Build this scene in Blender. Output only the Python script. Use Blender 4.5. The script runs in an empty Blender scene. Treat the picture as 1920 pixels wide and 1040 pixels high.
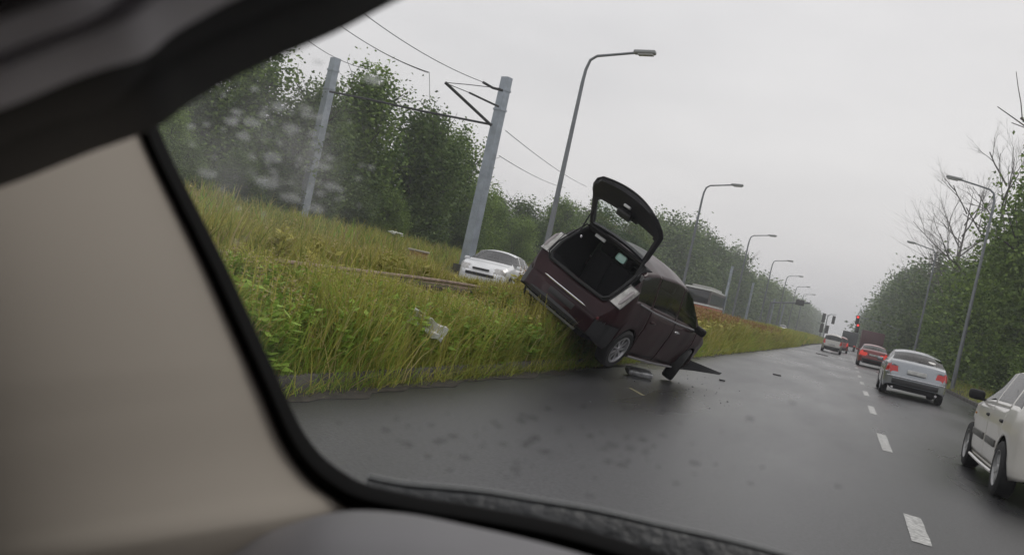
import bpy, math, random
import numpy as np
from mathutils import Vector, Matrix, noise as mnoise
random.seed(7); rng = np.random.default_rng(7)
S = bpy.context.scene; COL = S.collection
# ------------------------------------------------------------------ camera
EYE = Vector((0, 0, 1.28)); YAW = math.radians(21.142); PITCH = math.radians(-0.644); ROLL = math.radians(12.5); FPX = 1650.0
fh = Vector((-math.sin(YAW), math.cos(YAW), 0)); up0 = Vector((0, 0, 1))
FW = (fh * math.cos(PITCH) + up0 * math.sin(PITCH)).normalized()
UP = (up0 * math.cos(PITCH) - fh * math.sin(PITCH)).normalized()
RT = Vector((math.cos(YAW), math.sin(YAW), 0))
cx = RT * math.cos(ROLL) + UP * math.sin(ROLL)       # image right
cy = -RT * math.sin(ROLL) + UP * math.cos(ROLL)      # image up
cd = bpy.data.cameras.new('camera'); cam = bpy.data.objects.new('camera', cd); COL.objects.link(cam)
cam.matrix_world = Matrix(((cx.x, cy.x, -FW.x, EYE.x), (cx.y, cy.y, -FW.y, EYE.y), (cx.z, cy.z, -FW.z, EYE.z), (0, 0, 0, 1)))
cd.sensor_width = 36; cd.lens = 36 * FPX / 1920; cd.clip_start = 0.02; cd.clip_end = 6000
cd.dof.use_dof = True; cd.dof.focus_distance = 16.0; cd.dof.aperture_fstop = 6.0
S.camera = cam
# ------------------------------------------------------------------ sky, sun, exposure
W = bpy.data.worlds.new('World'); S.world = W; W.use_nodes = True
wn, wl = W.node_tree.nodes, W.node_tree.links; wn.clear()
sky = wn.new('ShaderNodeTexSky'); sky.sky_type = 'NISHITA'; sky.sun_disc = False
sky.sun_elevation = math.radians(50); sky.sun_rotation = math.radians(30); sky.air_density = 2; sky.dust_density = 5
tc = wn.new('ShaderNodeTexCoord'); nz = wn.new('ShaderNodeTexNoise'); nz.inputs['Scale'].default_value = 2.2; nz.inputs['Detail'].default_value = 4
mp = wn.new('ShaderNodeMapping'); mp.inputs['Scale'].default_value = (1, 1, 3.5)
rp = wn.new('ShaderNodeValToRGB'); rp.color_ramp.elements[0].color = (6.1, 6.0, 6.15, 1); rp.color_ramp.elements[1].color = (7.3, 7.15, 7.25, 1)
rp.color_ramp.elements[0].position = .3; rp.color_ramp.elements[1].position = .7
mx = wn.new('ShaderNodeMixRGB'); mx.inputs[0].default_value = 0.94
bg = wn.new('ShaderNodeBackground'); bg.inputs['Strength'].default_value = 0.118; wo = wn.new('ShaderNodeOutputWorld')
wl.new(tc.outputs['Generated'], mp.inputs['Vector']); wl.new(mp.outputs[0], nz.inputs['Vector']); wl.new(nz.outputs['Fac'], rp.inputs[0])
wl.new(sky.outputs[0], mx.inputs[1]); wl.new(rp.outputs[0], mx.inputs[2]); wl.new(mx.outputs[0], bg.inputs['Color']); wl.new(bg.outputs[0], wo.inputs[0])
sd = bpy.data.lights.new('sun', 'SUN'); sd.energy = 0.7; sd.angle = math.radians(25); sd.color = (1, .97, .93)
sun = bpy.data.objects.new('sun', sd); COL.objects.link(sun); sun.rotation_euler = (math.radians(40), 0, math.radians(150))
S.view_settings.view_transform = 'Standard'; S.view_settings.look = 'None'; S.view_settings.exposure = 0; S.view_settings.gamma = 1
S.view_settings.use_curve_mapping = False
cy_ = S.cycles; cy_.use_denoising = True; cy_.max_bounces = 10; cy_.diffuse_bounces = 3; cy_.glossy_bounces = 3; cy_.transmission_bounces = 8
cy_.transparent_max_bounces = 16; cy_.volume_bounces = 0; cy_.caustics_reflective = False; cy_.caustics_refractive = False; cy_.sample_clamp_indirect = 4

def ray(px, py):
    a, b = px - 960, py - 520
    return (FW * FPX + cx * a - cy * b).normalized()
def pD(px, py, D): return EYE + ray(px, py) * D
def pF(px, py, d):                      # at depth d along the viewing axis
    r = ray(px, py); return EYE + r * (d / r.dot(FW))
def pZ(px, py, z): r = ray(px, py); return EYE + r * ((z - EYE.z) / r.z)
def pX(px, py, x): r = ray(px, py); return EYE + r * (x / r.x)
def pY(px, py, y): r = ray(px, py); return EYE + r * (y / r.y)

# ------------------------------------------------------------------ materials
MATS = {}
def mat(name, col, rough=.6, metal=0, var=0, vscale=5, bump=0, bscale=40, col2=None, coat=0, spec=None, emit=None, estr=0, trans=0, alpha_mix=None, subsurf=0, detail=4):
    if name in MATS: return MATS[name]
    m = bpy.data.materials.new(name); m.use_nodes = True; N, L = m.node_tree.nodes, m.node_tree.links
    p = N['Principled BSDF']; p.inputs['Base Color'].default_value = (*col, 1); p.inputs['Roughness'].default_value = rough; p.inputs['Metallic'].default_value = metal
    if coat: p.inputs['Coat Weight'].default_value = coat; p.inputs['Coat Roughness'].default_value = .08
    if spec is not None: p.inputs['Specular IOR Level'].default_value = spec
    if emit: p.inputs['Emission Color'].default_value = (*emit, 1); p.inputs['Emission Strength'].default_value = estr
    if trans: p.inputs['Transmission Weight'].default_value = trans
    t = N.new('ShaderNodeTexCoord')
    if var or col2:
        n = N.new('ShaderNodeTexNoise'); n.inputs['Scale'].default_value = vscale; n.inputs['Detail'].default_value = detail; L.new(t.outputs['Object'], n.inputs['Vector'])
        r = N.new('ShaderNodeValToRGB'); c2 = col2 or tuple(min(1, c * (1 + var)) for c in col); c1 = tuple(c * (1 - var) for c in col)
        r.color_ramp.elements[0].position = .33; r.color_ramp.elements[1].position = .67
        r.color_ramp.elements[0].color = (*c1, 1); r.color_ramp.elements[1].color = (*c2, 1)
        L.new(n.outputs['Fac'], r.inputs[0]); L.new(r.outputs[0], p.inputs['Base Color'])
    if bump:
        n = N.new('ShaderNodeTexNoise'); n.inputs['Scale'].default_value = bscale; n.inputs['Detail'].default_value = 6; L.new(t.outputs['Object'], n.inputs['Vector'])
        b = N.new('ShaderNodeBump'); b.inputs['Strength'].default_value = bump; b.inputs['Distance'].default_value = .02
        L.new(n.outputs['Fac'], b.inputs['Height']); L.new(b.outputs[0], p.inputs['Normal'])
    MATS[name] = m; return m
def leafmat(name, c1, c2, transl=.25):
    m = bpy.data.materials.new(name); m.use_nodes = True; N, L = m.node_tree.nodes, m.node_tree.links
    p = N['Principled BSDF']; p.inputs['Roughness'].default_value = .6; p.inputs['Specular IOR Level'].default_value = .2
    g = N.new('ShaderNodeNewGeometry'); oi = N.new('ShaderNodeObjectInfo')
    n = N.new('ShaderNodeTexNoise'); n.inputs['Scale'].default_value = .9; n.inputs['Detail'].default_value = 3; L.new(g.outputs['Position'], n.inputs['Vector'])
    a = N.new('ShaderNodeMath'); a.operation = 'ADD'; b = N.new('ShaderNodeMath'); b.operation = 'MULTIPLY_ADD'; b.inputs[1].default_value = .5; b.inputs[2].default_value = -.25
    L.new(g.outputs['Random Per Island'], b.inputs[0]); L.new(n.outputs['Fac'], a.inputs[0]); L.new(b.outputs[0], a.inputs[1])
    a2 = N.new('ShaderNodeMath'); a2.operation = 'MULTIPLY_ADD'; a2.inputs[1].default_value = .3; L.new(oi.outputs['Random'], a2.inputs[0])
    s = N.new('ShaderNodeMath'); s.operation = 'SUBTRACT'; s.inputs[1].default_value = .15; L.new(a.outputs[0], s.inputs[0]); L.new(s.outputs[0], a2.inputs[2])
    r = N.new('ShaderNodeValToRGB'); r.color_ramp.elements[0].position = .2; r.color_ramp.elements[1].position = .8
    r.color_ramp.elements[0].color = (*c1, 1); r.color_ramp.elements[1].color = (*c2, 1); L.new(a2.outputs[0], r.inputs[0]); L.new(r.outputs[0], p.inputs['Base Color'])
    tr = N.new('ShaderNodeBsdfTranslucent'); L.new(r.outputs[0], tr.inputs['Color']); ms = N.new('ShaderNodeMixShader'); ms.inputs[0].default_value = transl
    o = N['Material Output']; L.new(p.outputs[0], ms.inputs[1]); L.new(tr.outputs[0], ms.inputs[2]); L.new(ms.outputs[0], o.inputs['Surface'])
    MATS[name] = m; return m
def glassmat(name, tint, refl=.12, rough=.03):
    m = bpy.data.materials.new(name); m.use_nodes = True; N, L = m.node_tree.nodes, m.node_tree.links; N.remove(N['Principled BSDF'])
    t = N.new('ShaderNodeBsdfTransparent'); t.inputs[0].default_value = (*tint, 1); g = N.new('ShaderNodeBsdfGlossy'); g.inputs['Roughness'].default_value = rough
    f = N.new('ShaderNodeFresnel'); f.inputs[0].default_value = 1.5; k = N.new('ShaderNodeMath'); k.operation = 'MULTIPLY_ADD'; k.inputs[1].default_value = .9; k.inputs[2].default_value = refl * .3
    ms = N.new('ShaderNodeMixShader'); L.new(f.outputs[0], k.inputs[0]); L.new(k.outputs[0], ms.inputs[0]); L.new(t.outputs[0], ms.inputs[1]); L.new(g.outputs[0], ms.inputs[2])
    L.new(ms.outputs[0], N['Material Output'].inputs['Surface']); MATS[name] = m; return m
BLACK = mat('black_rubber', (.012, .012, .013), .7)
DARK = mat('dark_plastic', (.02, .02, .022), .5)
LINING = mat('dark_lining', (.012, .012, .015), .9)
TYRE = mat('tyre_rubber', (.016, .016, .017), .75, bump=.2, bscale=80)
RIM = mat('alloy_rim', (.42, .42, .44), .3, .7)
CHROME = mat('chrome_trim', (.75, .75, .77), .15, .9)
GLASS = glassmat('green_glass', (.20, .27, .25)); GLASSL = glassmat('pale_glass', (.35, .42, .42), .3)
REDL = mat('red_lens', (.55, .015, .012), .2, coat=.5)
LITRED = mat('lit_red_lens', (.6, .02, .01), .3, emit=(1, .06, .03), estr=.3)
CLEAR = mat('clear_lens', (.44, .43, .41), .12, .25, coat=.6, var=.25, vscale=14)
STEEL = mat('galvanised_steel', (.36, .40, .45), .5, .35, var=.15, vscale=3)
BARK = mat('bark', (.07, .06, .05), .9, var=.4, vscale=6)
BAREBARK = mat('bare_bark', (.13, .12, .11), .9, var=.3, vscale=6)

# ------------------------------------------------------------------ mesh helpers
def tag(o, label=None, cat=None, group=None, kind=None):
    for k, v in (('label', label), ('category', cat), ('group', group), ('kind', kind)):
        if v: o[k] = v
    return o
def empty(name, loc=(0, 0, 0), rz=0):
    o = bpy.data.objects.new(name, None); COL.objects.link(o); o.location = loc; o.rotation_euler = (0, 0, rz); o.empty_display_size = .1; return o
class MB:
    def __init__(s): s.v = []; s.f = []; s.m = []
    def add(s, vs, fs, mi=0):
        b = len(s.v); s.v += [tuple(v) for v in vs]; s.f += [tuple(i + b for i in f) for f in fs]; s.m += [mi] * len(fs); return s
    def box(s, c, d, M=None, mi=0, taper=1.0):
        x, y, z = d[0] / 2, d[1] / 2, d[2] / 2
        vs = [Vector((sx * x * (taper if sz > 0 else 1), sy * y * (taper if sz > 0 else 1), sz * z)) for sz in (-1, 1) for sy in (-1, 1) for sx in (-1, 1)]
        if M is not None: vs = [M @ v for v in vs]
        vs = [v + Vector(c) for v in vs]
        return s.add(vs, [(0, 2, 3, 1), (4, 5, 7, 6), (0, 1, 5, 4), (2, 6, 7, 3), (0, 4, 6, 2), (1, 3, 7, 5)], mi)
    def rbox(s, c, d, r=.02, M=None, n=2, mi=0):    # rounded box: superellipse rings along z
        X, Y, Z = d[0] / 2, d[1] / 2, d[2] / 2; rings = []
        def ring(k, z):
            pts = []
            for sx, sy, a0 in ((1, 1, 0), (-1, 1, 90), (-1, -1, 180), (1, -1, 270)):
                for i in range(n + 1):
                    a = math.radians(a0 + 90 * i / n); pts.append(Vector((sx * (X - r) + r * k * math.cos(a), sy * (Y - r) + r * k * math.sin(a), z)))
            return pts
        for i in range(n + 1): a = math.pi / 2 * (1 - i / n); rings.append(ring(math.cos(a), -Z + r - r * math.sin(a)))
        for i in range(n + 1): a = math.pi / 2 * i / n; rings.append(ring(math.cos(a), Z - r + r * math.sin(a)))
        vs = [v for R in rings for v in R]
        if M is not None: vs = [M @ v for v in vs]
        vs = [v + Vector(c) for v in vs]; k = len(rings[0]); fs = []
        for j in range(len(rings) - 1):
            for i in range(k): fs.append((j * k + i, j * k + (i + 1) % k, (j + 1) * k + (i + 1) % k, (j + 1) * k + i))
        fs.append(tuple(range(k - 1, -1, -1))); fs.append(tuple((len(rings) - 1) * k + i for i in range(k)))
        return s.add(vs, fs, mi)
    def tube(s, pts, rad, n=8, mi=0, cap=True):
        pts = [Vector(p) for p in pts]; rs = rad if isinstance(rad, (list, tuple)) else [rad] * len(pts); vs = []; fs = []
        t0 = (pts[1] - pts[0]).normalized(); a = t0.orthogonal().normalized()
        for i, p in enumerate(pts):
            t = (pts[min(i + 1, len(pts) - 1)] - pts[max(i - 1, 0)]).normalized(); a = (a - t * a.dot(t)).normalized(); b = t.cross(a)
            vs += [p + (a * math.cos(2 * math.pi * k / n) + b * math.sin(2 * math.pi * k / n)) * rs[i] for k in range(n)]
        for i in range(len(pts) - 1):
            for k in range(n): fs.append((i * n + k, i * n + (k + 1) % n, (i + 1) * n + (k + 1) % n, (i + 1) * n + k))
        if cap: fs.append(tuple(range(n - 1, -1, -1))); fs.append(tuple((len(pts) - 1) * n + k for k in range(n)))
        return s.add(vs, fs, mi)
    def lathe(s, prof, n=28, c=(0, 0, 0), mi=0):   # profile (r, x) around the x axis
        vs = []; fs = []
        for r, x in prof: vs += [Vector((x + c[0], c[1] + r * math.cos(2 * math.pi * k / n), c[2] + r * math.sin(2 * math.pi * k / n))) for k in range(n)]
        for j in range(len(prof) - 1):
            for k in range(n): fs.append((j * n + k, j * n + (k + 1) % n, (j + 1) * n + (k + 1) % n, (j + 1) * n + k))
        return s.add(vs, fs, mi)
    def grid(s, rows, mi=0):
        nr, nc = len(rows), len(rows[0]); vs = [p for r in rows for p in r]
        return s.add(vs, [(j * nc + i, j * nc + i + 1, (j + 1) * nc + i + 1, (j + 1) * nc + i) for j in range(nr - 1) for i in range(nc - 1)], mi)
    def slab(s, rows, off):                        # grid with thickness: off is a vector, or a function of the point
        nr, nc = len(rows), len(rows[0]); A = [Vector(p) for r in rows for p in r]; B = [p + (off(p) if callable(off) else Vector(off)) for p in A]; k = nr * nc; fs = []
        for j in range(nr - 1):
            for i in range(nc - 1):
                q = (j * nc + i, j * nc + i + 1, (j + 1) * nc + i + 1, (j + 1) * nc + i); fs.append(q); fs.append(tuple(x + k for x in reversed(q)))
        edge = [i for i in range(nc)] + [j * nc + nc - 1 for j in range(1, nr)] + [(nr - 1) * nc + i for i in range(nc - 2, -1, -1)] + [j * nc for j in range(nr - 2, 0, -1)]
        for a, b in zip(edge, edge[1:] + edge[:1]): fs.append((b, a, a + k, b + k))
        return s.add(A + B, fs)
    def build(s, name, mats, parent=None, smooth=True, ang=40):
        me = bpy.data.meshes.new(name); me.from_pydata(s.v, [], s.f); ms = mats if isinstance(mats, (list, tuple)) else [mats]
        for m in ms: me.materials.append(m)
        if len(ms) > 1: me.polygons.foreach_set('material_index', s.m)
        if smooth: me.polygons.foreach_set('use_smooth', [True] * len(me.polygons)); me.set_sharp_from_angle(angle=math.radians(ang))
        o = bpy.data.objects.new(name, me); COL.objects.link(o)
        if parent: o.parent = parent
        return o
def npmesh(name, V, F, mats, mi=None, parent=None, smooth=False):   # V (n,3), F (m,4) or (m,3)
    me = bpy.data.meshes.new(name); k = F.shape[1]; me.vertices.add(len(V)); me.vertices.foreach_set('co', V.astype(np.float32).ravel())
    me.loops.add(F.size); me.loops.foreach_set('vertex_index', F.astype(np.int32).ravel()); me.polygons.add(len(F))
    me.polygons.foreach_set('loop_start', np.arange(0, F.size, k, dtype=np.int32)); me.polygons.foreach_set('loop_total', np.full(len(F), k, dtype=np.int32))
    for m in (mats if isinstance(mats, (list, tuple)) else [mats]): me.materials.append(m)
    if mi is not None: me.polygons.foreach_set('material_index', mi.astype(np.int32))
    if smooth: me.polygons.foreach_set('use_smooth', np.ones(len(F), bool))
    me.update(calc_edges=True); me.validate()
    o = bpy.data.objects.new(name, me); COL.objects.link(o)
    if parent: o.parent = parent
    return o
def kids(o): return [c for c in COL.objects if c.parent == o]
def copy_tree(o, parent=None):
    c = o.copy(); COL.objects.link(c)
    if parent: c.parent = parent
    for ch in [x for x in o.children]: copy_tree(ch, c)
    return c
def interp(x, tab):
    xs = [a for a, _ in tab]; ys = [b for _, b in tab]; return float(np.interp(x, xs, ys))
def sinterp(x, tab):                              # smoothed
    return sum(interp(x + d, tab) * w for d, w in ((-.06, .15), (-.03, .2), (0, .3), (.03, .2), (.06, .15)))

# ================================================================== GROUND, ROADS
def fbm(x, y, s): return mnoise.fractal(Vector((x * s, y * s, 3.1)), 1.0, 2.0, 3)
PROF = [(-600, 1.2), (-60, 1.4), (-30, 1.2), (-17.4, .75), (-15.9, .28), (-10.1, .28), (-9.7, .46), (-8, .54), (-5.9, .66), (-5.42, .82), (-5.22, .82), (-5.12, .58), (-4.7, .42), (-3.95, .15), (-3.72, .10), (-3.71, -.05), (4.72, -.05), (4.73, .10), (5.2, .14), (6.5, .25), (12, .7), (60, 1.0), (600, 1.2)]
def gz(x, y):
    z = interp(x, PROF)
    if (-16 > x or -9.8 < x < -3.9 or x > 5): z += .05 * fbm(x, y, .6)
    return z
xs = sorted(set([p[0] for p in PROF] + list(np.arange(-10, -3.8, .25).round(3)) + list(np.arange(-60, -17.5, 3.)) + list(np.arange(5.5, 30, 1.5)) + [-400, -150, 150, 400]))
ysg = sorted(set(list(np.arange(-6, 40, .4).round(3)) + list(np.arange(40, 130, 2.)) + list(np.arange(130, 740, 25.)) + [-80, -20, 745]))
rows = [[(x, y, gz(x, y)) for x in xs] for y in ysg]
SOIL = mat('soil_and_moss', (.075, .075, .03), .95, var=.5, vscale=1.3, bump=.6, bscale=14)
g = MB().grid(rows).build('ground', SOIL); tag(g, kind='structure')
# wet asphalt
m = bpy.data.materials.new('wet_asphalt'); m.use_nodes = True; N, L = m.node_tree.nodes, m.node_tree.links; p = N['Principled BSDF']
t = N.new('ShaderNodeTexCoord'); n1 = N.new('ShaderNodeTexNoise'); n1.inputs['Scale'].default_value = .35; n1.inputs['Detail'].default_value = 5
mpp = N.new('ShaderNodeMapping'); mpp.inputs['Scale'].default_value = (1.6, .35, 1); L.new(t.outputs['Object'], mpp.inputs[0]); L.new(mpp.outputs[0], n1.inputs['Vector'])
r = N.new('ShaderNodeValToRGB'); r.color_ramp.elements[0].color = (.026, .026, .0275, 1); r.color_ramp.elements[1].color = (.060, .060, .063, 1); r.color_ramp.elements[0].position = .3; r.color_ramp.elements[1].position = .7
n2 = N.new('ShaderNodeTexNoise'); n2.inputs['Scale'].default_value = 34; n2.inputs['Detail'].default_value = 8; n2.inputs['Roughness'].default_value = .75; L.new(t.outputs['Object'], n2.inputs['Vector'])
mm = N.new('ShaderNodeMixRGB'); mm.blend_type = 'MULTIPLY'; mm.inputs[0].default_value = .8; L.new(n1.outputs['Fac'], r.inputs[0]); L.new(r.outputs[0], mm.inputs[1])
r3 = N.new('ShaderNodeValToRGB'); r3.color_ramp.elements[0].position = .35; r3.color_ramp.elements[1].position = .6; r3.color_ramp.elements[0].color = (.25, .25, .25, 1); r3.color_ramp.elements[1].color = (1.7, 1.7, 1.7, 1)
L.new(n2.outputs['Fac'], r3.inputs[0]); L.new(r3.outputs[0], mm.inputs[2]); L.new(mm.outputs[0], p.inputs['Base Color'])
rr = N.new('ShaderNodeMapRange'); rr.inputs['From Min'].default_value = .3; rr.inputs['From Max'].default_value = .7; rr.inputs['To Min'].default_value = .22; rr.inputs['To Max'].default_value = .44
L.new(n1.outputs['Fac'], rr.inputs['Value']); L.new(rr.outputs[0], p.inputs['Roughness']); p.inputs['Specular IOR Level'].default_value = .42
b = N.new('ShaderNodeBump'); b.inputs['Strength'].default_value = .5; b.inputs['Distance'].default_value = .01; L.new(n2.outputs['Fac'], b.inputs['Height']); L.new(b.outputs[0], p.inputs['Normal'])
ASPH = m
road = MB().grid([[(-3.70, y, 0), (0, y, .0), (4.70, y, 0)] for y in (-40, 0, 20, 60, 200, 744)]).build('road', ASPH); tag(road, kind='structure')
road2 = MB().grid([[(-15.85, y, .32), (-10.15, y, .32)] for y in (-40, 0, 20, 60, 200, 744)]).build('oncoming_road', ASPH); tag(road2, kind='structure')
PAINT = mat('worn_road_paint', (.55, .55, .53), .5, col2=(.20, .20, .195), vscale=22, detail=6)
for y, dl in [(0.7, .55), (6.95, .27)] + [(12.55 + 6.3 * k, .58) for k in range(30)]:
    d = MB().grid([[(.71 + .008 * random.random(), y + k * dl, .004), (.845 + .01 * random.random(), y + k * dl, .004)] for k in range(5)]).build('lane_dash', PAINT, road, smooth=False)
CONC = mat('old_kerb_concrete', (.075, .07, .062), .85, var=.35, vscale=4, bump=.4, bscale=30)
kerb = empty('kerb'); tag(kerb, kind='structure'); kerbr = empty('far_side_kerb'); tag(kerbr, kind='structure')
km = MB().rbox((0, 0, 0), (.15, .985, .26), .012).build('kerb_stone', CONC, kerb)
km.location = (-3.775, 2.5, .0)
for k in range(1, 80):
    c = km.copy(); COL.objects.link(c); c.location = (-3.775 + random.uniform(-.01, .01), 2.5 + k, random.uniform(-.012, .006)); c.rotation_euler = (0, random.uniform(-.03, .03), random.uniform(-.006, .006))
for k in range(0, 60):
    c = km.copy(); COL.objects.link(c); c.parent = kerbr; c.location = (4.775 + random.uniform(-.006, .006), 14.5 + k, random.uniform(-.012, .006))
q = MB().box((-3.775, 82.5 + 325, 0), (.15, 649.9, .24)).box((4.775, 75 + 325, 0), (.15, 649.9, .24)).build('kerb_run', CONC, kerb); q['kind'] = 'stuff'

GD = mat('gutter_dirt', (.035, .03, .022), .9, var=.5, vscale=9, bump=.5, bscale=30); rw_ = [[(-3.70, y, .012), (-3.60 + .07 * fbm(0, y, 1.3), y, .010), (-3.50 + .16 * fbm(3, y, 1.7), y, .004)] for y in np.arange(2, 90, .25)]
MB().grid(rw_).build('gutter_dirt', GD, road)
# rail on the crest of the bank, on timber-and-concrete edging
rail = empty('rusty_rail', (-5.25, 0, .83)); tag(rail, 'thin pale-topped rail running along the crest of the overgrown bank left of the road', 'rail')
RUST = mat('rusty_steel', (.30, .22, .17), .6, .3, var=.4, vscale=9); BLK = mat('brown_bank_edging', (.055, .035, .028), .9, var=.5, vscale=5, bump=.5, bscale=18)
pts = [(0.02 * math.sin(y), y, .035 + .02 * math.sin(y * .7)) for y in np.arange(2, 19, .5)]
MB().tube(pts, .022, 6).tube([(p[0] - .004, p[1], p[2] - .06) for p in pts], .03, 6).build('rail_head', RUST, rail)
for k in range(17):
    MB().rbox((.055 + random.uniform(-.02, .02), 2.5 + k, -.17), (.09, .97, .3), .015).build('edging_block', BLK, rail)

# ================================================================== GRASS
GRASS = [leafmat('green_grass', (.18, .22, .04), (.44, .48, .10)), leafmat('olive_grass', (.26, .25, .05), (.58, .52, .13)),
         leafmat('straw_grass', (.32, .26, .11), (.62, .52, .24)), leafmat('bright_weed', (.17, .28, .04), (.36, .52, .09)), leafmat('seed_heads', (.22, .18, .08), (.42, .34, .16)), leafmat('rust_heads', (.22, .11, .05), (.40, .23, .10))]
def blades(P, Hh, Wd, lean, mi, name, mats):
    n = len(P); az = rng.uniform(0, 2 * np.pi, n); la = rng.uniform(0, 2 * np.pi, n); V = np.zeros((n, 8, 3)); T = (0, .35, .7, 1.0); Wt = (1, .85, .55, .12)
    for k in range(4):
        off = lean * (T[k] ** 2) * Hh; c = P + np.stack([np.cos(la) * off, np.sin(la) * off, Hh * T[k] * (1 - .25 * lean * T[k])], 1)
        w = Wd * Wt[k] / 2; d = np.stack([np.cos(az) * w, np.sin(az) * w, np.zeros(n)], 1); V[:, 2 * k] = c - d; V[:, 2 * k + 1] = c + d
    base = (np.arange(n) * 8)[:, None]; F = np.concatenate([base + np.array([0, 1, 3, 2]), base + np.array([2, 3, 5, 4]), base + np.array([4, 5, 7, 6])], 0)
    o = npmesh(name, V.reshape(-1, 3), F, mats, np.concatenate([mi, mi, mi])); return o
def vn(x, y, s, o=0): return np.array([mnoise.noise(Vector((a * s, b * s, o))) for a, b in zip(x, y)])
def scatter(n, x0, x1, y0, y1, clump=14, spread=.12, ypow=1.0):
    c = max(1, n // clump); X = rng.uniform(x0, x1, c); Y = y0 + (y1 - y0) * rng.random(c) ** ypow
    X = np.repeat(X, clump) + rng.normal(0, spread, c * clump); Y = np.repeat(Y, clump) + rng.normal(0, spread, c * clump); k = (X > x0 - .15) & (X < x1 + .1); return X[k], Y[k]
def onground(X, Y): return np.stack([X, Y, np.array([gz(a, b) for a, b in zip(X, Y)]) - .02], 1)
# near bank in front of the rail
def bank(n, x0, x1, y0, y1, hmin, hmax, wd, name, label, cap=None, mixr=(.45, .30, .12, .13), lean=(.1, .6), clump=14, spread=.1, ypow=1):
    X, Y = scatter(n, x0, x1, y0, y1, clump, spread, ypow); P = onground(X, Y); nn = vn(X, Y, .9, 1.7); n2 = vn(X, Y, .35, 7.7)
    Hh = rng.uniform(hmin, hmax, len(X)) * (1 + .8 * nn)
    if cap is not None: Hh = np.minimum(Hh, np.maximum(.06, cap(X, Y) - P[:, 2] + rng.normal(0, .06, len(X)) + .22 * vn(X, Y, 1.9, 4.4)))
    u = rng.random(len(X)) + .6 * n2; c = np.cumsum(mixr); mi = np.searchsorted(c, np.clip(u, 0, .999)); mi = np.clip(mi, 0, 3)
    o = blades(P, Hh, rng.uniform(.6, 1.3, len(X)) * wd, rng.uniform(*lean, len(X)), mi, name, GRASS); tag(o, label, 'grass', kind='stuff'); return o
def cap1(X, Y):
    L_ = np.interp(Y, [4, 8.5, 9.2, 11.3, 12.0, 14, 20, 40], [.93, .84, .72, .72, .98, 1.08, 1.12, 1.2]); t = np.clip((X + 5.2) / 1.5, 0, 1)
    return L_ + .05 * t
bank(60000, -5.12, -3.75, 3.0, 21, .28, .75, .010, 'tall_grass', 'tall wild grass and weeds on the bank face beside the wrecked car', cap1, (.34, .34, .14, .18))
bank(24000, -4.0, -3.66, 3.0, 24, .12, .36, .009, 'kerbside_grass', 'short green grass spilling over the kerb edge', None, (.55, .2, .05, .2), (.4, 1.1))
bank(14000, -3.95, -3.62, 22, 80, .14, .5, .022, 'far_kerbside_grass', 'green grass overhanging the kerb beyond the wreck', None, (.55, .3, .05, .1), (.4, 1.1))
def cap2(X, Y):
    az = np.degrees(np.arctan2(-X, Y)); D = np.hypot(X, Y); return np.where(az < 25.6, np.maximum(.72 - .0 * D, 1.26 - .024 * D), np.interp(az, [25.6, 28, 34, 45], [1.0, 1.12, 1.18, 1.38]))
bank(46000, -9.9, -5.4, 4, 30, .25, .72, .016, 'plateau_grass', 'yellow-olive grass on the flat top of the bank behind the rail', cap2, (.06, .50, .36, .08), spread=.2)
def cap3(X, Y): return 1.17 + .07 * np.sin(Y * .21) + .06 * np.sin(Y * .83 + X)
bank(60000, -6.5, -3.8, 18, 64, .4, .9, .022, 'roadside_grass', 'long strip of tall olive grass on the verge beyond the wreck', cap3, (.25, .45, .22, .08), spread=.16, ypow=1.3)
bank(24000, -7.5, -3.8, 60, 190, .5, 1.0, .07, 'distant_roadside_grass', 'far green-brown grass strip narrowing towards the traffic lights', cap3, (.35, .45, .12, .08), spread=.4, ypow=1.3)
bank(22000, -28, -16.6, 20, 75, .3, .9, .05, 'field_edge_grass', 'yellowish grass at the foot of the trees across the far carriageway', None, (.3, .45, .15, .1), spread=.3)
bank(16000, 4.85, 8.5, 14, 85, .06, .28, .02, 'right_verge_grass', 'low yellow-green grass on the verge under the right-hand trees', None, (.45, .4, .05, .1), spread=.25)

def weeds(n, x0, x1, y0, y1, h0, h1, name, label, mats, leafn=26, ls=.035, head=True, cap=None, xy=None):
    Vs = []; Fs = []; M = []; b = 0
    for i in range(n):
        x, y = xy[i] if xy else (random.uniform(x0, x1), random.uniform(y0, y1)); z = gz(x, y); h = random.uniform(h0, h1)
        if cap: h = min(h, float(cap(np.array([x]), np.array([y]))[0]) + random.uniform(-.02, .12) - z)
        if h < .12: continue
        lx, ly = random.gauss(0, .10) * h, random.gauss(0, .10) * h
        def P(t): return np.array([x + lx * t * t, y + ly * t * t, z + h * t])
        a = P(0); c = P(.5); d = P(1); w = .005
        Vs += [a - [w, 0, 0], a + [w, 0, 0], c - [w, 0, 0], c + [w, 0, 0], d - [w * .5, 0, 0], d + [w * .5, 0, 0]]; Fs += [(b, b + 1, b + 3, b + 2), (b + 2, b + 3, b + 5, b + 4)]; M += [1, 1]; b += 6
        for k in range(leafn):
            t = .12 + .85 * (k + random.random()) / leafn; q = P(t); az = random.uniform(0, 6.283); hd = head and t > .72; l = (ls * (1.6 - t) * 2.2 if not hd else ls * .8) * random.uniform(.7, 1.3); el = random.uniform(-.2, .7)
            dr = np.array([math.cos(az) * math.cos(el), math.sin(az) * math.cos(el), math.sin(el)]); s_ = np.array([-math.sin(az), math.cos(az), random.uniform(-.4, .4)]) * l * .28
            Vs += [q, q + dr * l * .5 + s_, q + dr * l, q + dr * l * .5 - s_]; Fs.append((b, b + 1, b + 2, b + 3)); M.append(2 if hd else 0); b += 4
    o = npmesh(name, np.array(Vs), np.array(Fs), mats, np.array(M)); tag(o, label, 'weeds', kind='stuff'); return o
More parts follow.
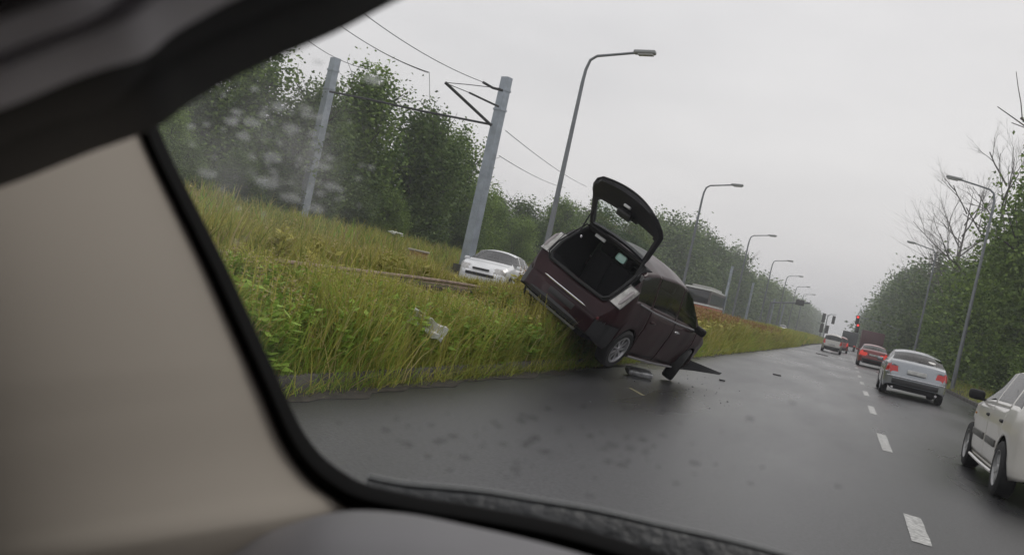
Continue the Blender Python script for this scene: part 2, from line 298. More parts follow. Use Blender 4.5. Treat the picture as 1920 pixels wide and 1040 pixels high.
weeds(520, -5.1, -3.85, 4, 9.6, .35, .75, 'weeds', 'leafy green weeds mixed through the bank grass left of the white litter', [GRASS[3], GRASS[0], GRASS[1]], cap=cap1)
weeds(800, -5.1, -3.75, 4, 13.5, .35, .8, 'broad_weeds', 'tangle of broad-leaved weeds and thistles across the near bank', [GRASS[3], GRASS[1], GRASS[4]], leafn=34, ls=.045, cap=cap1)
weeds(300, -4.5, -3.75, 9, 13.2, .3, .6, 'leafy_weeds', 'bright green leafy weeds around the white litter by the wreck', [GRASS[3], GRASS[0], GRASS[3]], head=False, cap=cap1)
weeds(520, -5.1, -3.9, 10.6, 14.6, .55, .95, 'seeding_weeds', 'brown seeding weeds crowding the tail of the wrecked car', [GRASS[1], GRASS[1], GRASS[4]], cap=cap1)
weeds(900, -9.8, -5.4, 5, 30, .45, .85, 'yellow_weeds', 'yellow flowering weeds standing on the bank top', [GRASS[1], GRASS[1], GRASS[2]], leafn=22, ls=.05, cap=cap2)
weeds(2600, -6.6, -3.95, 17, 62, .7, 1.25, 'rust_brown_weeds', 'rusty brown seeding dock along the verge in front of the bus', [GRASS[1], GRASS[5], GRASS[5]], leafn=26, ls=.09, cap=lambda X, Y: cap3(X, Y) + .16 - .004 * Y)

# ================================================================== TREES
LEAF = [leafmat('poplar_leaves', (.08, .14, .03), (.28, .39, .09)), leafmat('dark_leaves', (.045, .085, .02), (.15, .225, .055)), leafmat('grey_green_leaves', (.075, .125, .045), (.22, .30, .10))]
def crown_mesh(name, h, r, n, leaf, mat_, seed, z0=.12, lobes=16, clump=26, pointy=False):
    R = np.random.default_rng(seed); L_ = []
    for k in range(lobes):
        t = (k + .5) / lobes; a = k * 2.4 + R.uniform(-.5, .5); prof = math.sin(math.pi * min(1, (t * .80 + .16))) ** .6 * (1 - .55 * t * (1 if pointy else .45))
        L_.append((np.array([math.cos(a) * r * .62 * prof, math.sin(a) * r * .62 * prof, h * (z0 + (1 - z0) * (t * .90 + .03))]), r * R.uniform(.26, .6) * (1 - .35 * t)))
    L_ += [(np.array([0, 0, h * t]), r * .45 * (1.15 - t)) for t in (.3, .5, .7, .9)]
    w = np.array([q[1] ** 2 for q in L_]); w /= w.sum(); nc = n // clump; idx = R.choice(len(L_), nc, p=w)
    C = np.array([q[0] for q in L_])[idx]; Rr = np.array([q[1] for q in L_])[idx]; d = R.normal(size=(nc, 3)); d /= np.linalg.norm(d, axis=1)[:, None]
    rad = Rr * R.random(nc) ** .45 * R.uniform(.9, 1.25, nc); c = C + d * rad[:, None] * np.array([1, 1, 1.15])
    tips = R.random(nc) < .22; c[tips] += d[tips] * Rr[tips, None] * .38 + np.array([0, 0, .35]) * R.random((tips.sum(), 1))
    P = np.repeat(c, clump, 0) + R.normal(size=(nc * clump, 3)) * leaf * 1.5 * np.array([1, 1, 1.2]); m = len(P)
    a = R.normal(size=(m, 3)); a[:, 2] *= .6; a /= np.linalg.norm(a, axis=1)[:, None]; b = R.normal(size=(m, 3)); b -= a * (a * b).sum(1)[:, None]; b /= np.linalg.norm(b, axis=1)[:, None]
    s = (leaf * R.uniform(.6, 1.2, m))[:, None]; V = np.stack([P - a * s * .5, P + b * s * .33, P + a * s * .5, P - b * s * .33], 1).reshape(-1, 3)
    F = np.arange(m * 4).reshape(-1, 4); o = npmesh(name, V, F, mat_); me = o.data; bpy.data.objects.remove(o); return me
def branch(mb, p, d, l, r, depth, maxd, R, seg=3, spread=.6):
    pts = [p]; rs = [r]; q = p.copy(); dd = d.copy()
    for k in range(seg):
        dd = (dd + Vector((R.gauss(0, .10), R.gauss(0, .10), R.gauss(0.02, .06)))).normalized(); q = q + dd * l / seg; pts.append(q.copy()); rs.append(r * (1 - .45 * (k + 1) / seg))
    mb.tube(pts, rs, 6 if depth < 2 else 3, cap=False)
    if depth >= maxd: return
    for k in range(R.randint(3, 4) if depth < 2 else R.randint(2, 4)):
        i = R.uniform(.35, 1) * seg; j = min(int(i), seg - 1); a = pts[j].lerp(pts[j + 1], i - j); az = R.uniform(0, 6.283); o = dd.orthogonal().normalized(); o.rotate(Matrix.Rotation(az, 3, dd))
        nd = (dd * math.cos(spread) + o * math.sin(spread) + Vector((0, 0, .15))).normalized(); branch(mb, a, nd, l * R.uniform(.5, .75), rs[j] * .55, depth + 1, maxd, R, seg, spread * R.uniform(.8, 1.1))
def trunk_mesh(h, r, seed, maxd=2):
    R = random.Random(seed); mb = MB(); mb.tube([(0, 0, -.4), (.05, .02, h * .2), (-.05, .08, h * .45), (.04, 0, h * .75), (0, 0, h * .93)], [r * 1.25, r, r * .75, r * .4, r * .12], 8)
    for k in range(9):
        z = h * (.15 + .08 * k); a = k * 2.4; branch(mb, Vector((0, 0, z)), Vector((math.cos(a), math.sin(a), .7)).normalized(), h * .28, r * .4, 1, maxd, R)
    o = mb.build('trunk', BARK); me = o.data; bpy.data.objects.remove(o); return me
UH = 10.0
CR = [crown_mesh('crown', UH, 3.3, 21000, .27, LEAF[0], 1, .04), crown_mesh('crown', UH, 2.9, 20000, .26, LEAF[0], 2, .06, pointy=True), crown_mesh('crown', UH, 3.6, 21000, .28, LEAF[1], 3, .02), crown_mesh('crown', UH, 3.2, 20000, .27, LEAF[2], 4, .05)]
CF = [crown_mesh('crown', UH, 3.4, 8000, .34, LEAF[2], 11, .02), crown_mesh('crown', UH, 3.0, 8000, .34, LEAF[1], 12, .02, pointy=True), crown_mesh('crown', UH, 3.6, 8000, .36, LEAF[2], 13, .02)]
TR = [trunk_mesh(UH, .16, 1), trunk_mesh(UH, .14, 2)]
def tree(name, x, y, h, cr, label, group=None, wide=1.0, lean=0):
    e = empty(name, (x, y, gz(x, y))); e.rotation_euler = (0, lean, random.uniform(0, 6.28)); s = h / UH; e.scale = (s * wide, s * wide, s)
    a = bpy.data.objects.new('trunk', random.choice(TR)); COL.objects.link(a); a.parent = e
    b_ = bpy.data.objects.new('crown', cr); COL.objects.link(b_); b_.parent = e; tag(e, label, 'tree', group); return e
# left, young poplars and willows across the far carriageway (x, y, height, crown)
NEAR = [(-27, 28.5, 3.4, 1, 'leafmost willow-like tree seen through the mist and drops on the windscreen'), (-29, 35, 8.0, 0, 'tree directly behind the left tram pole, half misted'),
        (-26.5, 37.5, 7.2, 3, 'pale bushy tree just right of the misted tram pole'), (-27.5, 43, 9.2, 1, 'tall pointed poplar, highest of the near trees left of the braced pole'),
        (-27, 49, 8.9, 2, 'dark round tree in the middle of the near clump'), (-27.5, 55.5, 8.6, 0, 'full leafy tree whose right edge meets the braced tram pole')]
for x, y, h, c, lb in NEAR:
    tree('broadleaf_tree', x, y, h, CR[c], lb.replace('leafmost', 'leftmost'), None, 1.05)
GL = 'trees lining the far side of the left carriageway'
for i in range(9): tree('broadleaf_tree', -31 - 2 * random.random(), 34 + i * 4.0, 4.6 + random.random() * 1.6, CR[random.choice((0, 2, 3))], 'tree in the second row behind the near left clump', 'second row behind the near left clump', 1.2)
for i in range(11): tree('understorey_shrub', -25.3 - random.random() * 1.5, 25 + i * 3.3, (1.9 if i < 3 else 2.4) + random.random() * 1.0, CR[random.choice((0, 2, 3))], 'low dark shrub filling in under the near left trees', 'shrubs under the near left trees', 1.5)['category'] = 'shrub'
def ltop(y): return interp(y, [(55, 6.4), (65, 5.3), (83, 6.8), (123, 11.2), (160, 12), (200, 11.6), (300, 12.3), (500, 14)])
y = 61.0
while y < 190:
    xl = -27 + max(0, min(1, (y - 90) / 110)) * 6
    tree('broadleaf_tree', xl - random.uniform(0, 2.5), y, ltop(y) * random.choice((.78, .9, 1.0, 1.06, 1.12)), (CR if y < 90 else CF)[random.choice((0, 1, 2))], 'tree in the hazy row receding down the left side behind the lamp posts', GL, 1.15); y += 4.2 + y * .012
    if random.random() < .8: tree('broadleaf_tree', xl - random.uniform(3.5, 6), y, ltop(y) * random.uniform(.75, 1.08), CF[random.choice((0, 1, 2))], 'tree in the hazy row receding down the left side behind the lamp posts', GL, 1.25)
# far wood as one mass
def wood(name, pts, label, mi):
    Vs = []; Fs = []; b = 0
    src = [(np.array([v.co for v in me.vertices]), len(me.polygons)) for me in CF]
    for k, (x, y, h) in enumerate(pts):
        V0, nf = src[k % 3]; a = random.uniform(0, 6.28); s = h / UH; c, sn = math.cos(a), math.sin(a); sel = np.arange(0, nf, 3)
        Vq = V0.reshape(-1, 4, 3)[sel]; cen = Vq.mean(1, keepdims=True); Vq = (cen + (Vq - cen) * 1.7).reshape(-1, 3)
        V = np.stack([(Vq[:, 0] * c - Vq[:, 1] * sn) * s * 1.3 + x, (Vq[:, 0] * sn + Vq[:, 1] * c) * s * 1.3 + y, Vq[:, 2] * s + gz(x, y)], 1); Vs.append(V); Fs.append(np.arange(len(V)).reshape(-1, 4) + b); b += len(V)
    o = npmesh(name, np.concatenate(Vs), np.concatenate(Fs), LEAF[2]); tag(o, label, 'wood', kind='stuff')
wood('distant_wood', [(-21 - random.uniform(0, 7), y + random.uniform(-2, 2), ltop(y) * random.uniform(.9, 1.1)) for y in np.arange(190, 640, 6.5)], 'far hazy wood closing the left side of the avenue', 0)
wood('distant_right_wood', [(9 + random.uniform(0, 6), y, 17 * random.uniform(.8, 1.1)) for y in np.arange(262, 520, 8)], 'far hazy wood closing the right side of the avenue', 0)
# right side
CR.append(crown_mesh('crown', UH, 3.0, 34000, .16, LEAF[0], 21, .05))
RTREES = [(10.5, 45, 8.6, 2, 'dense dark tree right of the leaning lamp post, cut by the photo edge'), (9.6, 52.5, 17.2, 4, 'tall leafy tree rising at the right photo edge above the dense hedge trees'), (9.3, 57, 10.2, 0, 'leafy tree standing right behind the right-hand lamp post'),
          (10.2, 64, 11.6, 2, 'dark round tree between the lamp post and the right photo edge'), (8.8, 70, 8.2, 3, 'low spreading tree at the foot of the bare trees'), (9.0, 80, 9.6, 0, 'green tree behind the bare branching trees on the right')]
for x, y, h, c, lb in RTREES: tree('broadleaf_tree', x, y, h, CR[c], lb, None, .85 if h > 14 else 1.1)
for i, y in enumerate(np.arange(37, 84, 4.6)): tree('understorey_shrub', 8.2 + random.random() * 1.0, y, 3.6 + random.random() * 1.2, CR[random.choice((0, 2, 3))], 'low shrub filling in under the right-hand trees', 'shrubs under the right-hand trees', 1.35)['category'] = 'shrub'
y = 88.0; GR = 'trees receding along the right side of the road'
while y < 262:
    tree('broadleaf_tree', 8.6 + random.uniform(0, 2.0), y, interp(y, [(88, 10), (140, 13.5), (200, 17), (260, 18)]) * random.choice((.8, .92, 1.0, 1.08)), (CR if y < 110 else CF)[random.choice((0, 1, 2))], 'tree in the hazy row receding down the right side of the road', GR, 1.1 if y < 180 else .95); y += 6.5 + y * .02
def bare_tree(x, y, h, seed, label):
    e = empty('bare_tree', (x, y, gz(x, y))); R = random.Random(seed); mb = MB()
    mb.tube([(0, 0, -.3), (.1, 0, h * .25), (0, .1, h * .5), (.15, 0, h * .78), (.1, 0, h)], [h * .012, h * .010, h * .007, h * .0045, h * .001], 8); mb.build('trunk', BAREBARK, e)
    m2 = MB()
    for k in range(10):
        z = h * (.32 + .062 * k); a = k * 2.4 + R.random(); branch(m2, Vector((0, 0, z)), Vector((math.cos(a), math.sin(a), 1.0)).normalized(), h * (.30 - .014 * k), h * .0042, 0, 4, R, 3, .5)
    m2.build('branches', BAREBARK, e); tag(e, label, 'bare tree'); return e
bare_tree(7.6, 66, 15.2, 3, 'tallest leafless tree, thin trunk rising behind the right-hand lamp head')
bare_tree(7.0, 82, 15.5, 5, 'spreading leafless tree left of the right-hand lamp head')
bare_tree(7.9, 92, 14.0, 9, 'smaller leafless tree leaning left over the road edge')
bare_tree(10.9, 58, 16.0, 13, 'leafless branches reaching in at the upper right photo edge')

# ================================================================== LAMPS, TRAM POLES, WIRES, SIGNALS
LAMPGREY = mat('lamp_post_grey', (.22, .235, .25), .5, .4, var=.15, vscale=2)
def lamp(label, mirror=1, H_=9.9, arm=2.4, group=None):
    e = empty('street_lamp'); k = mirror; pts = [(0, 0, -.3), (0, 0, 1.2), (0, 0, 5), (0, 0, H_ - 1.0)]; rs = [.105, .10, .075, .06]
    MB().tube(pts, rs, 10).box((0, 0, .9), (.12, .23, .7)).build('pole', LAMPGREY, e)
    a = [(0, 0, H_ - 1.0), (.02 * k, 0, H_ - .6), (.10 * k, 0, H_ - .28), (.3 * k, 0, H_ - .12), (.8 * k, 0, H_ - .02), (k * (arm - .5), 0, H_ + .14)]
    MB().tube(a, [.06, .055, .05, .045, .042, .04], 8).build('arm', LAMPGREY, e)
    M = Matrix.Rotation(-k * .08, 3, 'Y'); hd = MB(); hd.rbox((k * (arm - .25), 0, H_ + .18), (.72, .26, .13), .05, M, 3); hd.build('lamp_head', mat('lamp_head_grey', (.34, .35, .35), .45), e)
    MB().rbox((k * (arm - .2), 0, H_ + .105), (.5, .2, .06), .025, M, 3).build('lens', mat('lamp_lens', (.5, .5, .5), .2), e)
    tag(e, label, 'street lamp', group); return e
LG = 'street lamps between the carriageways'; L0 = lamp('tall street lamp rising behind the open tailgate, nearest of the left row', 1, 8.28, 2.1, LG); L0.location = (-9.62, 27.3, .45)
for y, lb in ((52.9, 'second street lamp of the left row, between the wreck and the hazy trees'), (79.5, 'third street lamp of the left row, head just above the treeline'), (105.4, 'fourth street lamp of the left row, arm level with the treetops'), (131, 'fifth street lamp of the left row, small and hazy'), (157, 'sixth street lamp of the left row, fading into the far trees'), (183, 'farthest visible street lamp of the left row')):
    c = copy_tree(L0); c.location = (-9.62, y, .45); c['label'] = lb
RL = lamp('grey street lamp on the right verge leaning left over the silver car', -1, 9.9, 2.2, 'street lamps on the right verge'); RL.location = (5.1, 47.5, .15)
c = copy_tree(RL); c.location = (5.1, 77.5, .15); c['label'] = 'smaller street lamp on the right verge, head showing among the bare branches'
# tram poles
def tram_pole(base, top, label, w=.5):
    e = empty('tram_pole', base); h = (Vector(top) - Vector(base)).length
    MB().box((0, 0, h / 2), (w, w * .8, h), taper=.84).build('shaft', STEEL, e, smooth=False)
    MB().box((0, 0, h - .6), (w * .86 + .05, w * .7 + .05, .09)).build('clamp_band', STEEL, e, smooth=False); MB().box((0, 0, h - 1.5), (w * .86 + .06, w * .7 + .06, .09)).build('clamp_band', STEEL, e, smooth=False)
    MB().box((0, 0, .15), (w * 1.7, w * 1.5, .3)).build('footing', CONC, e, smooth=False); e.rotation_euler = (0, 0, -.35); tag(e, label, 'tram pole'); return e
A0 = pD(877, 480, 40); A1 = pD(952, 138, 40); tA = tram_pole((A0.x, A0.y, .6), (A0.x, A0.y, A1.z), 'tall grey tram pole with struts and wires, standing behind the white oncoming car')
B0 = pD(563, 415, 44); B1 = pD(622, 102, 44); tB = tram_pole((B0.x, B0.y, .8), (B0.x, B0.y, B1.z), 'grey tram pole blurred by drops on the windscreen, left of the braced one')
WIRE = mat('wire_black', (.03, .03, .032), .6)
def world_tube(name, pts, r, parent=None, mt=WIRE):
    inv = parent.matrix_basis.inverted() if parent else Matrix.Identity(4)
    return MB().tube([inv @ Vector(p) for p in pts], r, 6).build(name, mt, parent)
DA = (Vector((A0.x, A0.y, 0))).length
world_tube('strut', [pD(921, 235, 40), pD(835, 155, 39)], .07, tA); world_tube('cantilever', [pD(923, 234, 40), pD(790, 208, 41), pD(690, 186, 43), pD(618, 172, 44)], .05, tA)
world_tube('tie_wire', [pD(938, 166, 40), pD(880, 159, 39.5), pD(835, 155, 39)], .018, tA); world_tube('insulator', [pD(943, 170, 40), pD(924, 165, 40), pD(905, 154, 40)], .06, tA)
world_tube('insulator', [pD(935, 200, 40), pD(905, 186, 39.6), pD(880, 174, 39.2)], .05, tA); world_tube('tie_wire', [pD(880, 174, 39.2), pD(838, 157, 39)], .018, tA)
def sag(a, b, s=.35, n=14): a, b = Vector(a), Vector(b); return [a.lerp(b, i / n) - Vector((0, 0, 4 * s * (i / n) * (1 - i / n))) for i in range(n + 1)]
WL = [((905, 154), (655, 5), 'overhead wire running from the braced tram pole to the upper left'), ((805, 136), (600, 20), 'upper of the pair of contact wires left of the braced tram pole'), ((803, 137), (590, 12), 'lower of the pair of contact wires left of the braced tram pole'), ((690, 130), (560, 62), 'faint wire above the left tram pole')]
for (a, b_, lb), D in zip(WL, (40, 42, 42, 46)):
    P0 = pD(*a, D); P1 = pZ(*b_, P0.z + .4); w = MB().tube(sag(P0, P1, .25), .016, 5).build('overhead_wire', WIRE); tag(w, lb, 'wire', 'tram overhead wires')
w = MB().tube(sag(pD(805, 136, 42), pD(806, 190, 42), 0), .012, 5).build('wire_dropper', WIRE); tag(w, 'short vertical dropper hanging from the pair of contact wires', 'wire', 'tram overhead wires')
for a, b_, lb in (((948, 245), (1100, 350), 'wire running right from the braced tram pole behind the lamp'), ((936, 292), (1060, 352), 'lower wire running right from the braced tram pole')):
    P0 = pD(*a, 40); P1 = pD(*b_, 78 if b_[0] > 700 else 38); w = MB().tube(sag(P0, P1, .2), .016 if b_[0] > 700 else .03, 5).build('overhead_wire', WIRE); tag(w, lb, 'wire', 'tram overhead wires')
for (px, py, qx, qy, D, lb) in ((1359, 565, 1378, 500, 95, 'distant tram pole just right of the oncoming bus'), (1398, 597, 1414, 530, 118, 'distant tram pole midway along the hazy treeline'), (1441, 612, 1452, 560, 150, 'hazy tram pole beside the signal gantry'), (1461, 612, 1471, 570, 165, 'hazy tram pole under the signal gantry arm')):
    b0 = pD(px, py, D); t0 = pD(qx, qy, D); tram_pole((b0.x, b0.y, .5), (b0.x, b0.y, t0.z), lb, .26)
SIGN = mat('signal_housing', (.02, .02, .02), .5); SRED = mat('red_signal_light', (.6, .02, .02), .3, emit=(1, .05, .04), estr=1.2)
def signal(parent, loc, lit=True, s=1.0):
    h = MB().rbox(loc, (.42 * s, .26, 1.15 * s), .05).build('signal_head', SIGN, parent)
    for k in range(3):
        mb = MB(); mb.tube([(loc[0], loc[1] - .13, loc[2] + (.36 - .36 * k) * s), (loc[0], loc[1] - .16, loc[2] + (.36 - .36 * k) * s)], .14 * s, 12)
        mb.build('signal_lens', SRED if (lit and k == 0) else mat('dark_lens', (.04, .03, .02), .3), h)
def mast(x, y, h, L_, label, dirx, heads, z0=.1, s=1.0, lit=True):
    e = empty('traffic_signal_mast', (x, y, z0)); MB().tube([(0, 0, -.2), (0, 0, h * .5), (0, 0, h)], [.12, .10, .08], 10).build('post', LAMPGREY, e)
    if L_: MB().tube([(0, 0, h - .3), (dirx * L_ * .3, 0, h + .15), (dirx * L_, 0, h + .35)], [.09, .07, .05], 8).build('mast_arm', LAMPGREY, e)
    for hx, hz in heads: signal(e, (hx, -.15, hz), lit, s)
    tag(e, label, 'traffic signal', 'traffic signals at the junction ahead'); return e
mast(5.6, 118, 4.2, 5.2, 'red traffic signal hung on a long arm from the right verge', -1, [(-4.9, 4.1), (-4.7, 3.1)])
mast(-4.9, 180, 5.2, 0, 'leftmost traffic signal at the kerb above the pale van, two heads on one post', 1, [(.0, 4.7), (.0, 2.7)], s=1.5, lit=False)
mast(-4.4, 186, 5.6, 1.5, 'traffic signal on a short arm just right of the leftmost signal post', 1, [(1.2, 4.8), (.4, 2.7)], s=1.4, lit=False)
e = empty('signal_gantry', (-13.4, 150, .4)); P0 = pD(1446, 567, 150); P1 = pD(1519, 568, 146)
MB().tube([(0, 0, 0), (0, 0, P0.z - .4)], .16, 8).build('post', LAMPGREY, e); inv = e.matrix_basis.inverted()
e.location = (P0.x, P0.y, .4); inv = Matrix.Translation((-P0.x, -P0.y, -.4))
MB().tube([inv @ P0, inv @ P1], .14, 8).build('beam', LAMPGREY, e); Q = inv @ pD(1500, 567, 146.5); MB().rbox(Q, (1.3, .3, .9), .05).build('signal_head', SIGN, e); tag(e, 'grey overhead signal gantry reaching out from the far left trees', 'signal gantry')

# ================================================================== VEHICLES
def wheel(parent, loc, r=.315, w=.20, side=1, spokes=10, rimmat=RIM, rot=None, name='wheel'):
    # lathe round the x axis; side = +1 for the right hand of the car
    W2 = w / 2; o = MB().lathe([(r * .66, -W2), (r * .9, -W2 * 1.02), (r * .985, -W2 * .8), (r, -W2 * .4), (r, W2 * .4), (r * .985, W2 * .8), (r * .9, W2 * 1.02), (r * .68, W2 * .95), (r * .66, W2 * .8)], 32).build(name, TYRE, parent)
    o.location = loc
    if rot: o.rotation_euler = rot
    k = side; m = MB(); R = r * .68
    m.lathe([(R, -W2 * .9), (R * .96, k * W2 * .2), (R, k * W2 * .82), (R * 1.02, k * W2 * .98), (R * .93, k * W2 * .98), (R * .88, k * W2 * .55)], 32)
    m.lathe([(R * .24, k * W2 * .3), (R * .24, k * W2 * .72), (R * .18, k * W2 * .86), (0.001, k * W2 * .88)], 16)
    for i in range(spokes):
        a = 2 * math.pi * i / spokes; M = Matrix.Rotation(a, 3, 'X'); c = M @ Vector((k * W2 * .66, 0, R * .56)); m.box(c, (W2 * .22, R * (.18 if spokes > 7 else .3), R * .78), M)
    rim = m.build('rim', rimmat, o); d = MB().lathe([(R * .93, k * W2 * .05), (.001, k * W2 * .05)], 24).build('brake_disc', LINING, o); return o

def carbody(sp, e, paint, classify=None, step=.04, lower='body'):
    L = sp['len']; y0, y1 = sp['t'][0][0], sp['t'][-1][0]; ys = list(np.arange(y0, y1 + .001, step)); seams = sp.get('seams', [])
    for s in seams: ys = [y for y in ys if abs(y - s) > .018] + [s - .006, s + .006]
    for s in (sp['t'][1][0], sp['t'][-2][0]): ys.append(s)
    ys = sorted(set(round(y, 4) for y in ys)); NL, NG, NT = 12, 7, 9; wr = sp['arch']; half = []
    for y in ys:
        t = sinterp(y, sp['t']); s = min(sinterp(y, sp['s']), t - .012); Wd = sinterp(y, sp['w']); re = sinterp(y, sp['r']) * Wd; b = sp['b']
        b = interp(y, sp['bt']) if 'bt' in sp else b
        for yw in (sp['yr'], sp['yf']):
            d = abs(y - yw)
            if d < wr: b = max(b, sp['wz'] + math.sqrt(wr * wr - d * d) * 1.0)
        b = min(b, s - .03); row = []
        for i in range(NL + 1):
            u = i / NL; z = b + (s - b) * u; zz = (z - sp['b']) / max(.1, sp['belt'] - sp['b']); bul = 1 - .06 * max(0, 1 - zz / .22) ** 1.5 - .045 * max(0, (zz - .72) / .28) ** 1.6 + (.006 if abs(zz - .68) < .04 else 0)
            row.append((Wd * bul, z))
        gx0 = row[-1][0]; te = s + (t - s) * (.90 - .09 * min(1, max(0, (t - s) / .3)))
        for i in range(1, NG + 1): v = i / NG; row.append((gx0 + (re - gx0) * (v ** 1.15), s + (te - s) * v))
        for i in range(1, NT + 1): w = i / NT; row.append((re * (1 - w), te + (t - te) * (1 - (1 - w) ** 2.4)))
        half.append(row)
    nr = len(half[0]); P = {}
    def key_face(j, i, c, ymid):
        y = ymid; z = c[2]
        if i < NL:
            for s in seams:
                if abs(y - s) < .005 and z > sp['b'] + .07: return None
        if classify:
            k = classify(c, i, NL, NG)
            if k is not None: return k if k != 'void' else None
        ts = sinterp(y, sp['t']) - sinterp(y, sp['s'])
        if NL + 1 <= i < NL + NG - 0 and ts > .10 and i < NL + NG:
            for n_, (a, b_) in enumerate(sp['win']):
                if a < y < b_: return 'side_window'
        if i >= NL + NG:
            if sp['ws'][0] < y < sp['ws'][1] and abs(c[0]) < sinterp(y, sp['r']) * sinterp(y, sp['w']) * .985: return 'windscreen'
            if sp['rw'][0] < y < sp['rw'][1]: return 'rear_window'
        if i < NL and z > sp['b'] + .07:
            for a, b_ in sp.get('doors', []):
                if a < y < b_: return 'door'
        return 'body'
    for sd in (1, -1):
        for j in range(len(ys) - 1):
            for i in range(nr - 1):
                q = [(half[j][i], ys[j]), (half[j + 1][i], ys[j + 1]), (half[j + 1][i + 1], ys[j + 1]), (half[j][i + 1], ys[j])]; vs = [(sd * a[0], yy, a[1]) for a, yy in q]; c = [sum(v[k] for v in vs) / 4 for k in range(3)]
                ky = key_face(j, i, c, (ys[j] + ys[j + 1]) / 2)
                if ky is None: continue
                if sd < 0: vs = vs[::-1]
                if ky in ('door', 'side_window', 'tail_light', 'headlight'): 
                    n_ = 0
                    if ky in ('door', 'side_window'):
                        for n_, (a, b_) in enumerate(sp['doors' if ky == 'door' else 'win']):
                            if a < c[1] < b_: break
                    ky = (ky, sd, n_)
                P.setdefault(ky, []).append(vs)
    for je in (0, len(ys) - 1):
        for i in range(nr - 1):
            a, b_ = half[je][i], half[je][i + 1]; y = ys[je]; vs = [(a[0], y, a[1]), (-a[0], y, a[1]), (-b_[0], y, b_[1]), (b_[0], y, b_[1])]
            if je: vs = vs[::-1]
            P.setdefault('body', []).append(vs)
    out = {}
    for ky, faces in P.items():
        nm = ky if isinstance(ky, str) else ky[0]; idx = {}; V = []; F = []
        for vs in faces:
            f = []
            for v in vs:
                k = tuple(round(x, 4) for x in v)
                if k not in idx: idx[k] = len(V); V.append(v)
                if idx[k] not in f: f.append(idx[k])
            if len(f) > 2: F.append(f)
        mb = MB(); off = .0
        mb.add(V, F); mt = {'body': paint, 'door': paint, 'side_window': sp.get('glass', GLASS), 'windscreen': sp.get('glassw', GLASSL), 'rear_window': sp.get('glassr', GLASS)}.get(nm) or sp['mats'].get(nm, paint)
        o = mb.build(nm, mt, e, ang=35); out.setdefault(nm, []).append(o)
        if nm in ('body', 'door'): md = o.modifiers.new('thickness', 'SOLIDIFY'); md.thickness = .012; md.offset = 1 if False else -1
    # inner dark hull + floor
    mb = MB(); hb = []
    for y in np.arange(y0 + .12, y1 - .1, .15): Wd = sinterp(y, sp['w']) * .70; s = min(sinterp(y, sp['s']), sinterp(y, sp['t'])) - .05; hb.append([(-Wd, y, s), (-Wd, y, sp['b'] + .02), (Wd, y, sp['b'] + .02), (Wd, y, s)])
    mb.grid(hb); a = hb[0]; mb.add(a, [(0, 1, 2, 3)]); mb.add(hb[-1], [(3, 2, 1, 0)]); mb.build('underbody', LINING, e, smooth=False)
    return out
def seats(e, rows, z=.55, hw=.24, mt=None):
    for y, xs_ in rows:
        for x in xs_:
            M = Matrix.Rotation(.2, 3, 'X'); mb = MB(); mb.rbox((x, y - .1, z + .33), (hw * 2, .13, .62), .05, M, 3); mb.rbox((x, y - .18, z + .74), (.26, .10, .18), .04, M, 3); mb.rbox((x, y + .18, z), (hw * 2, .5, .16), .05, None, 3); mb.build('seat', mt or LINING, e)
def mirror(e, x, y, z, sd, mt):
    mb = MB(); mb.rbox((x + sd * .10, y, z), (.19, .10, .13), .04, Matrix.Rotation(.2 * sd, 3, 'Z'), 3); mb.box((x + sd * .01, y, z - .05), (.08, .05, .03)); return mb.build('wing_mirror', mt, e)
def handle(e, x, y, z, sd, mt): return MB().rbox((x + sd * .018, y, z), (.03, .19, .032), .012, None, 2).tube([(x + sd * .002, y - .07, z), (x + sd * .002, y + .05, z)], .028, 6).build('door_handle', mt, e)
HATCH = dict(len=4.0, b=.20, belt=.96, arch=.345, yr=-1.25, yf=1.25, wz=.31,
    t=[(-2.0, .56), (-1.97, .66), (-1.93, .80), (-1.87, 1.00), (-1.78, 1.14), (-1.56, 1.42), (-1.42, 1.51), (-1.0, 1.585), (-.3, 1.62), (.2, 1.58), (.45, 1.50), (.95, 1.18), (1.18, 1.04), (1.5, .97), (1.8, .86), (1.95, .70), (2.02, .55)],
    s=[(-2.0, .55), (-1.9, .93), (-1.5, 1.02), (0, .95), (1.0, .93), (1.4, .88), (1.8, .74), (2.02, .5)],
    w=[(-2.0, .60), (-1.96, .71), (-1.88, .795), (-1.6, .85), (-1.0, .865), (.8, .865), (1.4, .85), (1.75, .78), (1.93, .64), (2.02, .48)],
    r=[(-2.0, .93), (-1.85, .90), (-1.45, .77), (-1.0, .755), (.4, .745), (1.0, .83), (1.3, .88), (2.02, .9)],
    bt=[(-2, .34), (-1.85, .27), (-1.5, .21), (1.5, .20), (2.02, .26)],
    win=[(-1.52, -1.02), (-.95, -.02), (.05, .93)], ws=(.42, 1.08), rw=(-1.80, -1.50), doors=[(-.96, .02), (.03, 1.02)], seams=[-.965, .025, 1.025], mats={})
# ---- the wrecked hatchback
MAROON = mat('dark_maroon_paint', (.020, .0040, .0075), .28, 0, coat=0, spec=.24, col2=(.032, .008, .011), var=.25, vscale=2.2, detail=8)
NEARBLACK = mat('wet_black_plum_paint', (.005, .004, .005), .5, .0, spec=.25)
wk = empty('wrecked_hatchback'); wk.matrix_basis = Matrix.Translation((-3.586, 13.792, .429)) @ Matrix.Rotation(-.2349, 4, 'Z') @ Matrix.Rotation(.4033, 4, 'Y') @ Matrix.Rotation(-.0714, 4, 'X')
tag(wk, 'dark maroon hatchback tilted on its right wheels against the bank with its tailgate open', 'car')
def cls_w(c, i, NL, NG):
    x, y, z = abs(c[0]), c[1], c[2]
    if y < -1.36 and z > .84 and x < interp(z, [(.84, .50), (.92, .60), (1.2, .60), (1.5, .56)]) and (z < 1.50 or y < -1.47): return 'void'
    if y < -1.60 and z < .585: return 'lower_bumper'
    return None
